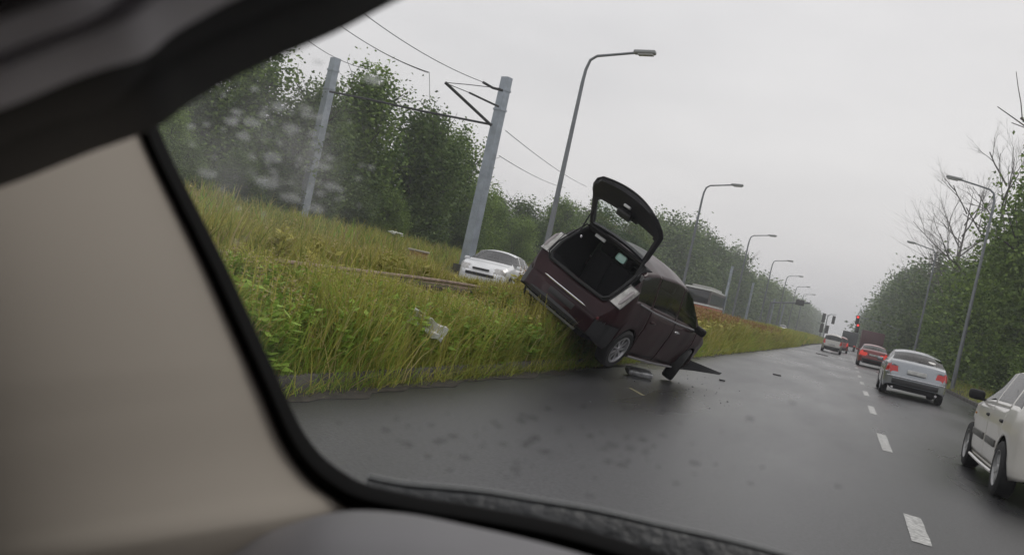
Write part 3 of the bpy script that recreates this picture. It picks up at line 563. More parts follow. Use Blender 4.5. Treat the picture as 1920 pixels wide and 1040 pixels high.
HW = dict(HATCH); HW['mats'] = {'lower_bumper': DARK}; HW['glass'] = glassmat('wreck_glass', (.68, .78, .74))
parts = carbody(HW, wk, MAROON, cls_w, .03)
for sd in (1, -1):
    c4 = [Vector((.625, -1.945, .885)), Vector((.80, -1.875, .865)), Vector((.785, -1.60, 1.19)), Vector((.665, -1.735, 1.215))]; rws = []
    for j in range(9):
        a = c4[0].lerp(c4[3], j / 8); b_ = c4[1].lerp(c4[2], j / 8); r_ = []
        for i in range(7):
            u = i / 6; k = .045 * (1 - (2 * u - 1) ** 2) * (1 - .25 * (j / 4 - 1) ** 2) + .012; q = a.lerp(b_, u) + Vector((.75, -.62, .1)) * k; r_.append(Vector((sd * q.x, q.y, q.z)))
        rws.append(r_)
    tlm = MB().slab(rws, Vector((-sd * .05, .05, 0))).build('tail_light', CLEAR, wk, ang=60)
    c_ = [rws[j][3] + Vector((sd * .0, .004, 0)) for j in range(1, 8)]; MB().tube(c_, [.012] + [.03] * 5 + [.012], 8).build('reflector_core', mat('tail_core', (.36, .33, .33), .25, .3), tlm)
    MB().tube([r[0] for r in rws] + rws[-1][1:] + [r[-1] for r in rws[::-1]][1:] + rws[0][::-1][1:], .006, 5).build('tail_light_rim', DARK, tlm)
for o in parts['body'] + parts['door']:
    for v in o.data.vertices:
        c = v.co; k = .010 if c.y > -1.0 else .018; v.co = c + Vector((mnoise.noise(c * 3.1) * k, mnoise.noise(c * 2.7 + Vector((5, 0, 0))) * k, mnoise.noise(c * 3.3 + Vector((0, 7, 0))) * k * .6))
# chrome strip, lower bumper, exhaust bar, reflector
def strip(name, x0, x1, z, mt, r=.012, yb=-1.985, n=14, zz=0):
    pts = []
    for i in range(n + 1):
        x = x0 + (x1 - x0) * i / n; pts.append((x, yb + .13 * (abs(x) / .75) ** 3.5 - .012, z + zz * abs(x))); 
    return MB().tube(pts, r, 6).build(name, mt, wk)
lb = [[(x, -2.008 + .13 * (abs(x) / .75) ** 3.5, z) for x in np.linspace(-.70, .70, 15)] for z in (.335, .42, .50, .575)]
MB().slab(lb, Vector((0, .02, 0))).build('bumper_skin', DARK, wk)
strip('bumper_trim', -.70, .42, .625, CHROME, .014); strip('bumper_valance', -.66, .66, .36, DARK, .055); strip('exhaust_bar', -.55, .45, .27, mat('dull_metal', (.25, .25, .24), .4, .6), .02)
MB().rbox((.60, -1.975, .60), (.14, .04, .06), .02).build('fog_light', mat('dim_red_lens', (.13, .012, .02), .3), wk); MB().rbox((0.02, -2.0, .50), (.5, .03, .10), .01).build('plate_recess', DARK, wk)
# hatch opening: rubber seal, cargo well, seat backs
seal = [(-.50, -1.93, .845), (-.58, -1.91, .92), (-.60, -1.80, 1.10), (-.585, -1.62, 1.32), (-.55, -1.49, 1.485), (-.40, -1.475, 1.505), (0, -1.47, 1.515), (.40, -1.475, 1.505), (.55, -1.49, 1.485), (.585, -1.62, 1.32), (.60, -1.80, 1.10), (.58, -1.91, .92), (.50, -1.93, .845), (0, -1.94, .835), (-.50, -1.93, .845)]
MB().tube(seal, .026, 8, cap=False).build('hatch_seal', BLACK, wk)
MB().tube([(x * 1.08, y - .012, z + (.02 if z > 1.4 else -.012)) for x, y, z in seal], .012, 6, cap=False).build('hatch_surround', NEARBLACK, wk)
cw = [[(x * k, y + dy, z * 1) for x, y, z in seal] for k, dy in ((1.0, 0.0), (1.02, .22))] 
cw2 = [(x * 1.02, -.85, max(.5, z - (.25 if z < 1 else 0.0))) for x, y, z in seal]; MB().grid([cw[0], cw[1], cw2]).build('cargo_lining', LINING, wk)
seats(wk, [(-.75, (-.36, .0, .36)), (.25, (-.36, .36))], .62, .19)
MB().rbox((.18, .62, 1.43), (.22, .03, .07), .02).build('interior_mirror', mat('mirror_glass', (.45, .6, .57), .1, .5), wk)
MB().rbox((-.30, -1.46, 1.455), (.20, .03, .05), .012).build('lamp_cover', mat('pale_plastic', (.55, .55, .56), .4), wk); MB().rbox((.14, -1.40, 1.395), (.17, .02, .11), .03).build('hanging_tag', mat('pale_green_film', (.42, .62, .57), .35), wk)
MB().tube([(.56, -1.50, 1.44), (.60, -1.62, 1.30)], .018, 6).build('gas_strut_mount', CHROME, wk); MB().tube([(-.50, -1.60, 1.30), (-.50, -1.60, 1.34)], .02, 6).build('latch', CHROME, wk)
for sd in (1, -1): handle(wk, sd * .845, .22, .83, sd, CHROME if sd > 0 else MAROON); handle(wk, sd * .845, -.78, .85, sd, MAROON)
mirror(wk, .83, .86, 1.00, 1, NEARBLACK); mirror(wk, -.83, .86, 1.00, -1, NEARBLACK)
for sd in (1, -1): MB().tube([(sd * .875, -.88, .25), (sd * .88, 0, .235), (sd * .875, .86, .245)], .018, 6).build('sill_trim', mat('grey_trim', (.22, .21, .22), .4), wk)
MB().tube([(.80, -1.40, 1.04), (.845, -.9, 1.005), (.86, 0, .975), (.85, .95, .955)], .013, 6).build('belt_trim', mat('belt_grey', (.30, .30, .32), .3, .5), wk)
wheel(wk, (.775, -1.25, .31), .315, .2, 1, 9, RIM); wheel(wk, (-.775, -1.25, .31), .315, .2, -1, 14, RIM); wheel(wk, (.775, 1.25, .305), .315, .2, 1, 14, RIM, (0, 0, .35)); wheel(wk, (-.775, 1.25, .305), .315, .2, -1, 14, RIM, (0, 0, .35))
# tailgate: bent shell with a window hole, hinge along the roof edge
def tailgate():
    hy, hz = -1.50, 1.53; a1 = math.radians(136 + GATE[0]); a2 = math.radians(154 + GATE[0] + GATE[1]); e1 = .50; nv, nu = 26, 30; U = []
    def prof(v):   # v metres from the hinge -> (y, z)
        if v < e1 - .08: return v * math.cos(a1), v * math.sin(a1)
        n = 8; y = (e1 - .08) * math.cos(a1); z = (e1 - .08) * math.sin(a1); r = min(v, e1 + .08) - (e1 - .08)
        for k in range(n): t = (k + .5) / n * r; a = a1 + (a2 - a1) * t / .16; y += math.cos(a) * r / n; z += math.sin(a) * r / n
        if v > e1 + .08: y += (v - e1 - .08) * math.cos(a2); z += (v - e1 - .08) * math.sin(a2)
        return y, z
    def hw(v): return interp(v, [(0, .54), (.1, .58), (.45, .66), (.55, .685), (.68, .665), (.84, .58), (.95, .46)])
    vs_ = [.95 * k / nv for k in range(nv + 1)]; A = []; B = []
    for v in vs_:
        w = hw(v); y, z = prof(v); y2, z2 = prof(v + .01); d = Vector((0, y2 - y, z2 - z)).normalized(); n = Vector((0, d.z, -d.y))  # outer normal
        A.append([Vector((w * (2 * i / nu - 1), hy + y, hz + z)) + n * (.085 * (1 - (2 * i / nu - 1) ** 2)) for i in range(nu + 1)])
        B.append([p - n * (.055 if   .06 < v < .90 and abs(p.x) < w - .04 else .012) for p in A[-1]])
    def hole(v, u): return .07 < v < .46 - .02 * math.cos(u * 9) and abs(u) < hw(v) - .10
    mb = MB(); inner = MB(); gl = MB(); VV = [p for r in A for p in r] + [p for r in B for p in r]; K = (nv + 1) * (nu + 1); F = []; FI = []; FG = []
    inside = lambda j, i: 0 <= j < nv and 0 <= i < nu and not hole((vs_[j] + vs_[j + 1]) / 2, (A[j][i].x + A[j][i + 1].x) / 2)
    for j in range(nv):
        for i in range(nu):
            q = (j * (nu + 1) + i, j * (nu + 1) + i + 1, (j + 1) * (nu + 1) + i + 1, (j + 1) * (nu + 1) + i)
            if inside(j, i):
                F.append(q); FI.append(tuple(x + K for x in reversed(q)))
                for (jj, ii, e_) in ((j - 1, i, (q[0], q[1])), (j + 1, i, (q[2], q[3])), (j, i - 1, (q[3], q[0])), (j, i + 1, (q[1], q[2]))):
                    if not inside(jj, ii): FI.append((e_[1], e_[0], e_[0] + K, e_[1] + K))
            else: FG.append(q)
    mb.add(VV, F); inner.add(VV, FI); gl.add(VV, FG)
    t = mb.build('tailgate', MAROON, wk, ang=30); inner.build('tailgate_inner_panel', mat('tailgate_lining', (.028, .027, .034), .5, bump=.3, bscale=25), t, ang=30); gl.build('tailgate_window', glassmat('rear_glass', (.75, .8, .78), .3), t)
    y, z = prof(.52); y2, z2 = prof(.53); dn = Vector((0, -(z2 - z), y2 - y)).normalized()
    c = Vector((0, hy + y, hz + z)) + dn * .03
    MB().rbox(c + Vector((-.02, 0, 0)), (.26, .10, .12), .04, Matrix.Rotation(.5, 3, 'X'), 3).build('wiper_motor_cover', DARK, t)
    y, z = prof(.74); MB().rbox(Vector((.05, hy + y, hz + z)) + dn * .05, (.12, .05, .04), .012).build('latch', mat('pale_plastic', (.5, .5, .5), .4), t)
    for s_ in (-1, 1): y, z = prof(.34); MB().tube([(s_ * .57, -1.60, 1.34), (s_ * .56, hy + y, hz + z)], [.014, .009], 6).build('gas_strut', DARK, t)
    MB().tube([(-.54, hy - .015, hz - .01), (0, hy - .005, hz + .01), (.54, hy - .015, hz - .01)], .03, 8).build('spoiler_edge', NEARBLACK, t)
GATE = (-16, 6)
tailgate()
# broken bumper skin sticking out at the nose
nb = MB(); rws = []
for i in range(9):
    t = i / 8; c = Vector((.60 + .58 * t, 1.75 + .35 * t, .20 + .27 * t)); rws.append([c + Vector((0, 0, .16 * (1 - .8 * t))), c + Vector((.05, .02, .05)), c + Vector((.04, .0, -.06 * (1 - t))), c + Vector((0, 0, -.10 * (1 - t)))])
nb.slab(rws, (-.02, .01, -.01)); nb.build('broken_front_bumper', DARK, wk)
dbr = MB().rbox((-2.95, 14.1, .07), (.42, .26, .10), .03, Matrix.Rotation(.5, 3, 'Z') @ Matrix.Rotation(.2, 3, 'X'), 3).build('broken_headlamp', mat('scuffed_silver', (.45, .45, .46), .35, .5, var=.4, vscale=14)); tag(dbr, 'pale broken headlamp lying on the wet road under the wrecked car', 'debris')
for x, y, s, lb in ((-2.05, 17.6, .05, 'small dark fragment on the asphalt ahead of the wreck'), (-1.5, 24.5, .09, 'dark scrap of plastic alone in the middle of the left lane')):
    d = MB().rbox((x, y, .02), (s * 2.4, s, .03), .01, Matrix.Rotation(.6, 3, 'Z')).build('debris_fragment', DARK); tag(d, lb, 'debris')
d = MB().rbox((-1.35, 64, .05), (.8, .22, .05), .02, Matrix.Rotation(.1, 3, 'Z')).build('flattened_box', mat('dark_card', (.06, .055, .05), .8)); tag(d, 'flat dark strip lying on the road behind the pale van', 'debris')

gm = MB()
for k in range(60):
    gx, gy = random.gauss(-2.6, .7), random.gauss(14.2, 1.4)
    if gx > -3.5: q = random.uniform(.005, .012); gm.box((gx, gy, q / 2 + .002), (q * random.uniform(1, 3), q, q), Matrix.Rotation(random.uniform(0, 3), 3, 'Z'))
tag(gm.build('glass_crumbs', mat('crumb_glass', (.16, .17, .17), .2), smooth=False), 'scatter of broken glass and plastic crumbs on the asphalt round the wreck', 'debris', kind='stuff')
# ---- near white car on the right
WHITE = mat('white_paint', (.66, .64, .59), .28, coat=.6, var=.05, vscale=2); WGREY = mat('moulding_grey', (.10, .10, .095), .5)
wc = empty('white_car', (2.58, 12.15, 0)); tag(wc, 'off-white hatchback alongside at the right photo edge, seen from its left flank', 'car')
HV = dict(HATCH); HV.update(belt=.93, t=[(-1.9, .56), (-1.88, .66), (-1.84, .80), (-1.80, .96), (-1.70, 1.10), (-1.45, 1.36), (-1.2, 1.42), (-.8, 1.46), (-.2, 1.47), (.15, 1.44), (.4, 1.36), (.85, 1.10), (1.08, .98), (1.4, .92), (1.7, .80), (1.85, .66), (1.92, .5)],
    s=[(-1.9, .55), (-1.8, .90), (-1.4, .95), (0, .92), (.9, .90), (1.4, .84), (1.7, .72), (1.92, .46)], glassw=GLASS, win=[(-1.5, -1.1), (-1.02, -.12), (-.06, .86)], ws=(.36, 1.0), doors=[(-1.03, -.09), (-.08, .90)], seams=[-1.04, -.085, .91], w=[(-1.9, .62), (-1.86, .70), (-1.78, .76), (-1.5, .81), (-1.0, .825), (.8, .825), (1.3, .80), (1.6, .74), (1.83, .60), (1.92, .45)], glass=GLASS)
carbody(HV, wc, WHITE)
seats(wc, [(-.6, (-.36, .36)), (.25, (-.36, .36))], .5, .2)
for yw in (-1.25, 1.25):
    for sd in (1, -1): wheel(wc, (sd * .74, yw, .30), .30, .18, sd, 7, mat('hubcap', (.45, .45, .45), .4, .3))
for sd in (1, -1):
    for y in (.05, -.93): handle(wc, sd * .80, y, .79, sd, BLACK)
    MB().rbox((sd * .835, .42, .52), (.025, .85, .085), .012).build('door_moulding', WGREY, wc); MB().rbox((sd * .835, -.56, .52), (.025, .62, .085), .012).build('door_moulding', WGREY, wc)
    mirror(wc, sd * .79, .78, .98, sd, BLACK); MB().rbox((sd * .822, 1.02, .74), (.015, .05, .03), .006).build('side_indicator', mat('amber_lens', (.5, .22, .03), .3), wc)
    MB().tube([(sd * .81, -.9, .21), (sd * .825, 0, .21), (sd * .81, .9, .21)], .02, 6).build('sill', WHITE, wc)

# ---- silver saloon with red tail lights
SILVER = mat('silver_paint', (.31, .33, .35), .25, .55, coat=.6)
SAL = dict(HATCH); SAL.update(len=4.6, b=.20, belt=.95, yr=-1.30, yf=1.30, arch=.35, t=[(-2.3, .52), (-2.27, .66), (-2.24, .84), (-2.18, 1.03), (-2.05, 1.08), (-1.85, 1.12), (-1.55, 1.27), (-1.15, 1.40), (-.7, 1.455), (-.1, 1.47), (.3, 1.43), (.9, 1.12), (1.15, 1.00), (1.7, .92), (2.05, .80), (2.2, .66), (2.27, .5)],
    s=[(-2.3, .5), (-2.2, .92), (-1.8, .97), (0, .93), (1.0, .91), (1.6, .85), (2.0, .72), (2.27, .46)], w=[(-2.33, .52), (-2.29, .68), (-2.20, .79), (-2.0, .86), (-1.8, .88), (-1, .885), (1, .88), (1.7, .86), (2.0, .78), (2.2, .62), (2.27, .5)], r=[(-2.3, .93), (-2.0, .88), (-1.7, .78), (-1.0, .74), (.4, .74), (1.0, .84), (1.4, .88), (2.3, .9)],
    bt=[(-2.3, .36), (-2.1, .28), (-1.8, .21), (2, .2), (2.3, .26)], win=[(-1.45, -1.02), (-.95, -.08), (-.02, .92)], ws=(.32, 1.08), rw=(-1.83, -1.22), doors=[(-.96, -.05), (-.04, 1.0)], seams=[-.97, -.045, 1.005])
def saloon(name, label, paint, loc, rz=0, lens=REDL, group=None, step=.045, lz=(.72, .93), lx=.56):
    e = empty(name, loc, rz); sp = dict(SAL); sp['mats'] = {'tail_light': lens, 'headlight': CLEAR}
    def cl(c, i, NL, NG):
        x, y, z = abs(c[0]), c[1], c[2]
        if y < -2.02 and lz[0] < z < lz[1] and x > lx + (.06 if z < lz[0] + .06 else 0): return 'tail_light'
        if y > 1.9 and .62 < z < .82 and x > .45: return 'headlight'
    P = carbody(sp, e, paint, cl, step)
    seats(e, [(-.8, (-.36, 0, .36)), (.2, (-.36, .36))], .5, .2)
    for yw in (-1.3, 1.3):
        for sd in (1, -1): wheel(e, (sd * .785, yw, .315), .315, .2, sd, 10)
    for sd in (1, -1): mirror(e, sd * .86, .80, .98, sd, paint); handle(e, sd * .86, -.75, .83, sd, paint); handle(e, sd * .86, .2, .83, sd, paint)
    MB().rbox((0, -2.315, .80), (.52, .03, .115), .006).build('number_plate', mat('plate_white', (.6, .6, .58), .4, var=.15, vscale=9), e); MB().rbox((0, -2.30, .46), (1.3, .08, .16), .03).build('rear_diffuser', DARK, e)
    for x in (-.6, .6): MB().tube([(x, -2.34, .27), (x, -2.2, .27)], .035, 8).build('exhaust_tip', CHROME, e)
    tag(e, label, 'car', group); return e, P
sv, _ = saloon('silver_saloon', 'silver saloon with red tail lights in the right lane ahead', SILVER, (2.10, 31.0, 0))
MB().tube([(-.8, -2.31, .60), (0, -2.345, .60), (.8, -2.31, .60)], .014, 6).build('bumper_crease', CHROME, sv); MB().tube([(0, -1.80, 1.145), (.42, -1.83, 1.125)], .012, 5).build('rear_wiper', BLACK, sv)
rc, _ = saloon('red_brake_light_car', 'dark red car with glowing brake lights ahead of the silver saloon', mat('red_paint', (.22, .03, .03), .3, .1, coat=.5), (1.72, 61.5, 0), 0, LITRED, lz=(.68, .95), lx=.40)
# ---- oncoming white car
WHT2 = mat('clean_white_paint', (.78, .79, .80), .25, coat=.5)
D34 = pD(925, 505, 34); oc, _ = saloon('oncoming_white_car', 'white car driving towards us on the far carriageway behind the bank', WHT2, (-14.25, 34.0, .42), math.pi + .0, REDL, glass := None) if False else saloon('oncoming_white_car', 'white car driving towards us on the far carriageway behind the bank', WHT2, (-11.95, 29.3, .30), math.pi + .14)
MB().rbox((0, 2.26, .52), (1.0, .06, .10), .02).build('grille', DARK, oc); MB().rbox((0, 2.22, .70), (.6, .05, .07), .02).build('upper_grille', DARK, oc)
oc2 = copy_tree(oc); oc2.location = (-12.6, 190, .32); oc2['label'] = 'tiny white oncoming car far off at the end of the grass strip'
# ---- pale van in the left lane far ahead
def van(label, paint, loc, lens=REDL):
    e = empty('people_carrier', loc); sp = dict(HATCH); sp['mats'] = {'tail_light': lens}
    sp['t'] = [(a, b + (.10 if b > 1.1 else 0)) for a, b in HATCH['t']]
    carbody(sp, e, paint, lambda c, i, NL, NG: 'tail_light' if (c[1] < -1.62 and .80 < c[2] < 1.15 and abs(c[0]) > .60) else None, .06)
    seats(e, [(-.75, (-.36, .36)), (.25, (-.36, .36))], .6, .2)
    for yw in (-1.25, 1.25):
        for sd in (1, -1): wheel(e, (sd * .775, yw, .31), .315, .2, sd, 7)
    MB().rbox((0, -2.0, .75), (.52, .03, .115), .006).build('number_plate', MATS['plate_white'], e); MB().rbox((0, -1.99, .45), (1.35, .08, .18), .03).build('bumper_insert', DARK, e); tag(e, label, 'car'); return e
van('pale silver people carrier far ahead in the left lane', mat('pale_beige_paint', (.42, .41, .38), .3, .4, coat=.5), (-1.1, 86, 0)); van('dark red car just beyond the pale people carrier', MATS['red_paint'], (-.55, 104, 0), LITRED)
# ---- trucks
def truck(name, label, loc, body, cabc, L_=8.0, w=2.5, h=3.3, face=1, lights=LITRED):
    e = empty(name, loc); f = face
    MB().rbox((0, 0, .95 + (h - .95) / 2), (w, L_, h - .95), .05).build('cargo_box', body, e); MB().rbox((0, f * (L_ / 2 + 1.1), .55 + 1.15), (w * .96, 1.9, 2.3), .18, None, 3).build('cab', cabc, e)
    MB().box((0, 0, .8), (w * .8, L_ * .96, .28)).build('chassis', DARK, e)
    MB().box((0, -f * (L_ / 2 + .02), .78), (w * .95, .08, .16)).build('rear_bumper', DARK, e)
    for sd in (1, -1):
        for yw in (-L_ * .36, -L_ * .2, L_ / 2 + .9): wheel(e, (sd * w * .42, f * yw, .48), .48, .28, sd, 8)
        MB().rbox((sd * w * .40, -f * (L_ / 2 + .07), .80), (.30, .05, .13), .02).build('tail_light', lights, e)
    tag(e, label, 'truck'); return e
truck('box_truck', 'maroon box truck queuing far ahead in the right lane', (2.55, 108, 0), mat('maroon_box', (.12, .05, .055), .5), DARK, 8, 2.3, 2.95)
truck('box_truck', 'dark grey truck in the distance on the centre of the road', (.35, 150, 0), mat('grey_box', (.07, .072, .078), .6), DARK, 7, 2.3, 2.9)
# ---- oncoming bus
e = empty('oncoming_bus', (-13.75, 84, .32)); BW = mat('bus_white', (.85, .85, .83), .35, coat=.3)
MB().rbox((0, 5.5, 1.55), (2.5, 11, 2.5), .10, None, 3).build('bus_body', mat('bus_grey', (.10, .085, .08), .4, var=.2, vscale=2), e)
MB().rbox((0, 5.45, 2.88), (2.56, 11.15, .16), .05).build('roof_edge', BW, e); MB().rbox((0, 5.45, 3.12), (1.8, 8, .22), .06).build('roof_unit', mat('roof_grey', (.35, .35, .33), .5), e)
MB().rbox((0, 5.45, 1.42), (2.55, 11.1, .16), .04).build('side_stripe', BW, e); MB().rbox((0, 5.46, .82), (2.54, 11.08, 1.0), .06).build('lower_panel', mat('orange_red_panel', (.42, .12, .05), .45), e); MB().rbox((0, -.03, 2.15), (2.2, .06, 1.05), .03).build('windscreen', GLASS, e)
for k in range(6): MB().box((1.262, 1.2 + k * 1.7, 2.15), (.03, 1.45, .9)).build('side_window', mat('bus_window', (.05, .06, .065), .15), e)
for sd in (1, -1):
    MB().rbox((sd * .95, -.04, 1.12), (.30, .06, .18), .03).build('headlight', mat('lit_headlamp', (.8, .75, .6), .3, emit=(1, .85, .6), estr=9), e)
    for yw in (2.2, 8.6): wheel(e, (sd * 1.12, yw, .48), .48, .28, sd, 8)
tag(e, 'white-roofed bus or tram oncoming behind the brown weeds right of the wreck', 'bus')

# ---- litter, cabinet, flowers
WH = mat('white_litter', (.62, .62, .60), .6, var=.2, vscale=20); P = pX(806, 616, -4.05)
mb = MB(); rr_ = []
for j in range(9): rr_.append([(-.20 + .05 * i + random.uniform(-.012, .012), -.13 + .032 * j + random.uniform(-.01, .01), .03 * math.sin(i * 1.9 + j) + .05 * math.sin(j * 1.3) + .06) for i in range(9)])
lt = mb.slab(rr_, (0, 0, -.006)).build('crumpled_litter', WH); P = pD(800, 614, 9.9); lt.location = pD(800, 614, 8.95); lt.rotation_euler = (.75, .35, .35); lt.scale = (1.0, .8, .8); tag(lt, 'crumpled white plastic sheet lying in the green weeds left of the wreck', 'litter')
Pc = pD(786, 468, 24); cb = empty('trackside_cabinet', (Pc.x, Pc.y, .55)); CBM = mat('faded_orange_brown', (.28, .17, .06), .7, var=.3, vscale=6)
MB().rbox((0, 0, .30), (.42, .3, .6), .02).build('cabinet_box', CBM, cb); MB().rbox((0, 0, .62), (.5, .36, .05), .015).build('cabinet_lid', mat('pale_lid', (.4, .36, .28), .6), cb); tag(cb, 'small orange-brown box with pale lid among the weeds left of the braced pole', 'cabinet')
uf = empty('umbel_flower', tuple(pD(741, 470, 15)[:2]) + (.6,)); top = pD(741, 440, 15) - uf.location
ub = MB(); ub.tube([(0, 0, 0), top * .6, top], .008, 5); ub.build('stem', GRASS[0], uf); fb = MB()
for k in range(26): a = random.uniform(0, 6.28); rr2 = random.uniform(0, .14); fb.rbox(top + Vector((rr2 * math.cos(a), rr2 * math.sin(a), .03 + random.uniform(-.03, .02))), (.04, .04, .015), .006)
fb.build('flower_head', mat('white_petals', (.6, .62, .55), .7), uf); tag(uf, 'white umbel flower standing above the weeds in front of the dark tree', 'flower')
tf = MB().grid([[(-2.62, 12.05, .004), (-2.60, 12.13, .004)], [(-2.32, 11.55, .004), (-2.28, 11.62, .004)]]).build('faded_yellow_mark', mat('faded_yellow_paint', (.17, .155, .085), .6, var=.3, vscale=20), road)

# ================================================================== OWN CAR INTERIOR
car = empty('own_car_interior', (0, 0, 0)); tag(car, 'blurred interior of the car we look out of: beige pillar, black seal and dark dashboard', 'car interior')
def blend(pts, n):
    P_ = [Vector((*p, 0)) for p in pts]; out = []
    for k in range(n + 1):
        t = k / n * (len(P_) - 1); i = min(int(t), len(P_) - 2); u = t - i; a, b, c, d = P_[max(i - 1, 0)], P_[i], P_[i + 1], P_[min(i + 2, len(P_) - 1)]
        q = .5 * ((2 * b) + (c - a) * u + (2 * a - 5 * b + 4 * c - d) * u * u + (3 * b - a - 3 * c + d) * u ** 3); out.append((q.x, q.y))
    return out
# window edge curve, in photo pixels, from roof to dashboard
EDGE = [(x - 9, y) for x, y in blend([(235, 150), (262, 215), (300, 300), (350, 400), (400, 500), (455, 620), (505, 730), (550, 830), (600, 895), (670, 940), (780, 965), (900, 985), (1050, 1015), (1200, 1060), (1400, 1130)], 90)]
BEIGE = bpy.data.materials.new('beige_ribbed_trim'); BEIGE.use_nodes = True; N, L = BEIGE.node_tree.nodes, BEIGE.node_tree.links; p = N['Principled BSDF']; p.inputs['Base Color'].default_value = (.33, .295, .25, 1); p.inputs['Roughness'].default_value = .85
uvn = N.new('ShaderNodeTexCoord'); wv = N.new('ShaderNodeTexWave'); wv.inputs['Scale'].default_value = 110; wv.inputs['Distortion'].default_value = .4; mpn = N.new('ShaderNodeMapping'); mpn.inputs['Rotation'].default_value = (0, 0, .3)
L.new(uvn.outputs['Object'], mpn.inputs[0]); L.new(mpn.outputs[0], wv.inputs['Vector']); bp = N.new('ShaderNodeBump'); bp.inputs['Strength'].default_value = .02; bp.inputs['Distance'].default_value = .002; L.new(wv.outputs['Fac'], bp.inputs['Height']); L.new(bp.outputs[0], p.inputs['Normal'])
rows = []
PE = [(x - 9, y) for x, y in blend([(235, 150), (262, 215), (300, 300), (350, 400), (400, 500), (455, 620), (505, 730), (550, 830), (600, 895), (650, 932), (662, 960), (640, 1030), (560, 1160)], 60)]
for k, (x, y) in enumerate(PE):
    r_ = []
    for i in range(17):
        u = i / 16; px = x + 14 - u * (x + 520) ; py = y + (3 if k < 60 else 0) + u * (230 if y > 700 else 120) * (.5 + y / 1040) * .6; r_.append(pF(px, py, .665 - .27 * (1 - (1 - u) ** 2.6) + .02 * u))
    rows.append(r_)
MB().slab(rows, ray(300, 600) * .02).build('pillar_trim', BEIGE, car)
def ribbon(name, pts, offs, mt, thick=None):     # pts (px,py), offs: list of (dx_px along normal, depth)
    rws = []
    for k, (x, y) in enumerate(pts):
        a = pts[max(k - 1, 0)]; b = pts[min(k + 1, len(pts) - 1)]; tx, ty = b[0] - a[0], b[1] - a[1]; l = math.hypot(tx, ty) or 1; nx, ny = ty / l, -tx / l
        rws.append([pF(x + nx * o(k) if callable(o) else x + nx * o, y + ny * (o(k) if callable(o) else o), d) for o, d in offs])
    return MB().slab(rws, FW * .012).build(name, mt, car)
n_e = len(EDGE)
wseal = lambda s: (lambda k: s * interp(k / n_e, [(0, 30), (.15, 26), (.45, 30), (.6, 42), (.72, 36), (1, 40)]))
ribbon('window_seal', EDGE, [(wseal(-.45), .665), (wseal(-.2), .65), (wseal(.3), .645), (wseal(.7), .655), (wseal(.8), .68)], mat('matt_seal', (.005, .005, .005), .95, spec=.1))
# dark wet scuttle outside, below the glass
TOPL = blend([(690, 893), (725, 901), (770, 908), (900, 920), (1000, 936), (1120, 956), (1250, 986), (1380, 1015), (1520, 1052), (1700, 1100)], 50)
SC = mat('wet_scuttle_plastic', (.03, .032, .034), .45, bump=.45, bscale=60, var=.3, vscale=30)
ribbon('scuttle_panel', TOPL, [(1, .98), (-4, .965), (-16, .955), (-60, .94), (-120, .93)], SC)
ribbon('scuttle_edge_highlight', TOPL, [(2.2, .982), (1.0, .97), (-1.0, .964), (-2.6, .966)], mat('edge_highlight_grey', (.13, .135, .135), .45, bump=.3, bscale=60))  # lighter grey strip painted along the scuttle edge as its highlight
# dashboard top
DT = blend([(330, 1085), (430, 1035), (520, 990), (640, 958), (760, 962), (880, 985), (1010, 1015), (1130, 1050), (1260, 1100)], 40); rws = []
for x, y in DT: rws.append([pF(x, y, .58), pF(x, y + 6, .55), pF(x - 4, y + 24, .51), pF(x - 8, y + 70, .46), pF(x - 12, y + 200, .40), pF(x - 20, y + 420, .34)])
MB().slab(rws, -UP * .02).build('dashboard_top', mat('grey_dashboard', (.17, .165, .175), .5), car)
# dark header above the glass
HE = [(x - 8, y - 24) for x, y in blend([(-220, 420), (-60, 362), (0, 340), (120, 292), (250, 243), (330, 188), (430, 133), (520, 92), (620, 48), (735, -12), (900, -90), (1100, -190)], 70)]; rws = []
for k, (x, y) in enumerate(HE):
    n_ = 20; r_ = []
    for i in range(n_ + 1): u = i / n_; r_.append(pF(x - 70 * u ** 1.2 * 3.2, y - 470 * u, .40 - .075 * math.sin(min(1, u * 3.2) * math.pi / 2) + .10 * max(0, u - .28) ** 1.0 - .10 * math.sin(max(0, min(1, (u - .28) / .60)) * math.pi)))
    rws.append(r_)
MB().slab([r[:7] for r in rws], FW * .03).build('header_trim', mat('black_header', (.012, .011, .013), .6), car)
MB().slab([r[6:] for r in rws], FW * .03).build('header_sheen_band', mat('header_sheen_grey', (.78, .75, .79), .6), car)  # pale grey base colour painted in for the sheen on the dark header
# unseen cabin shell added to shade the interior: roof, rear, floor, windowless sides
SH = mat('headliner', (.07, .065, .06), .9)
MB().box((-.35, -.575, 1.62), (1.6, 1.85, .03)).build('roof_lining', SH, car, smooth=False); MB().box((-.35, -1.5, .9), (1.6, .04, 1.4)).build('rear_shade_wall', SH, car, smooth=False)
MB().box((-1.17, -.60, .9), (.04, 1.8, 1.4)).build('left_side_lining', SH, car, smooth=False); MB().box((.47, -.32, .90), (.04, 2.3, 1.42)).build('right_shade_wall', SH, car, smooth=False); MB().box((-.35, -.5, .18), (1.6, 2.0, .03)).build('floor_lining', SH, car, smooth=False)  # right wall closed and lengthened to keep side light off the pillar
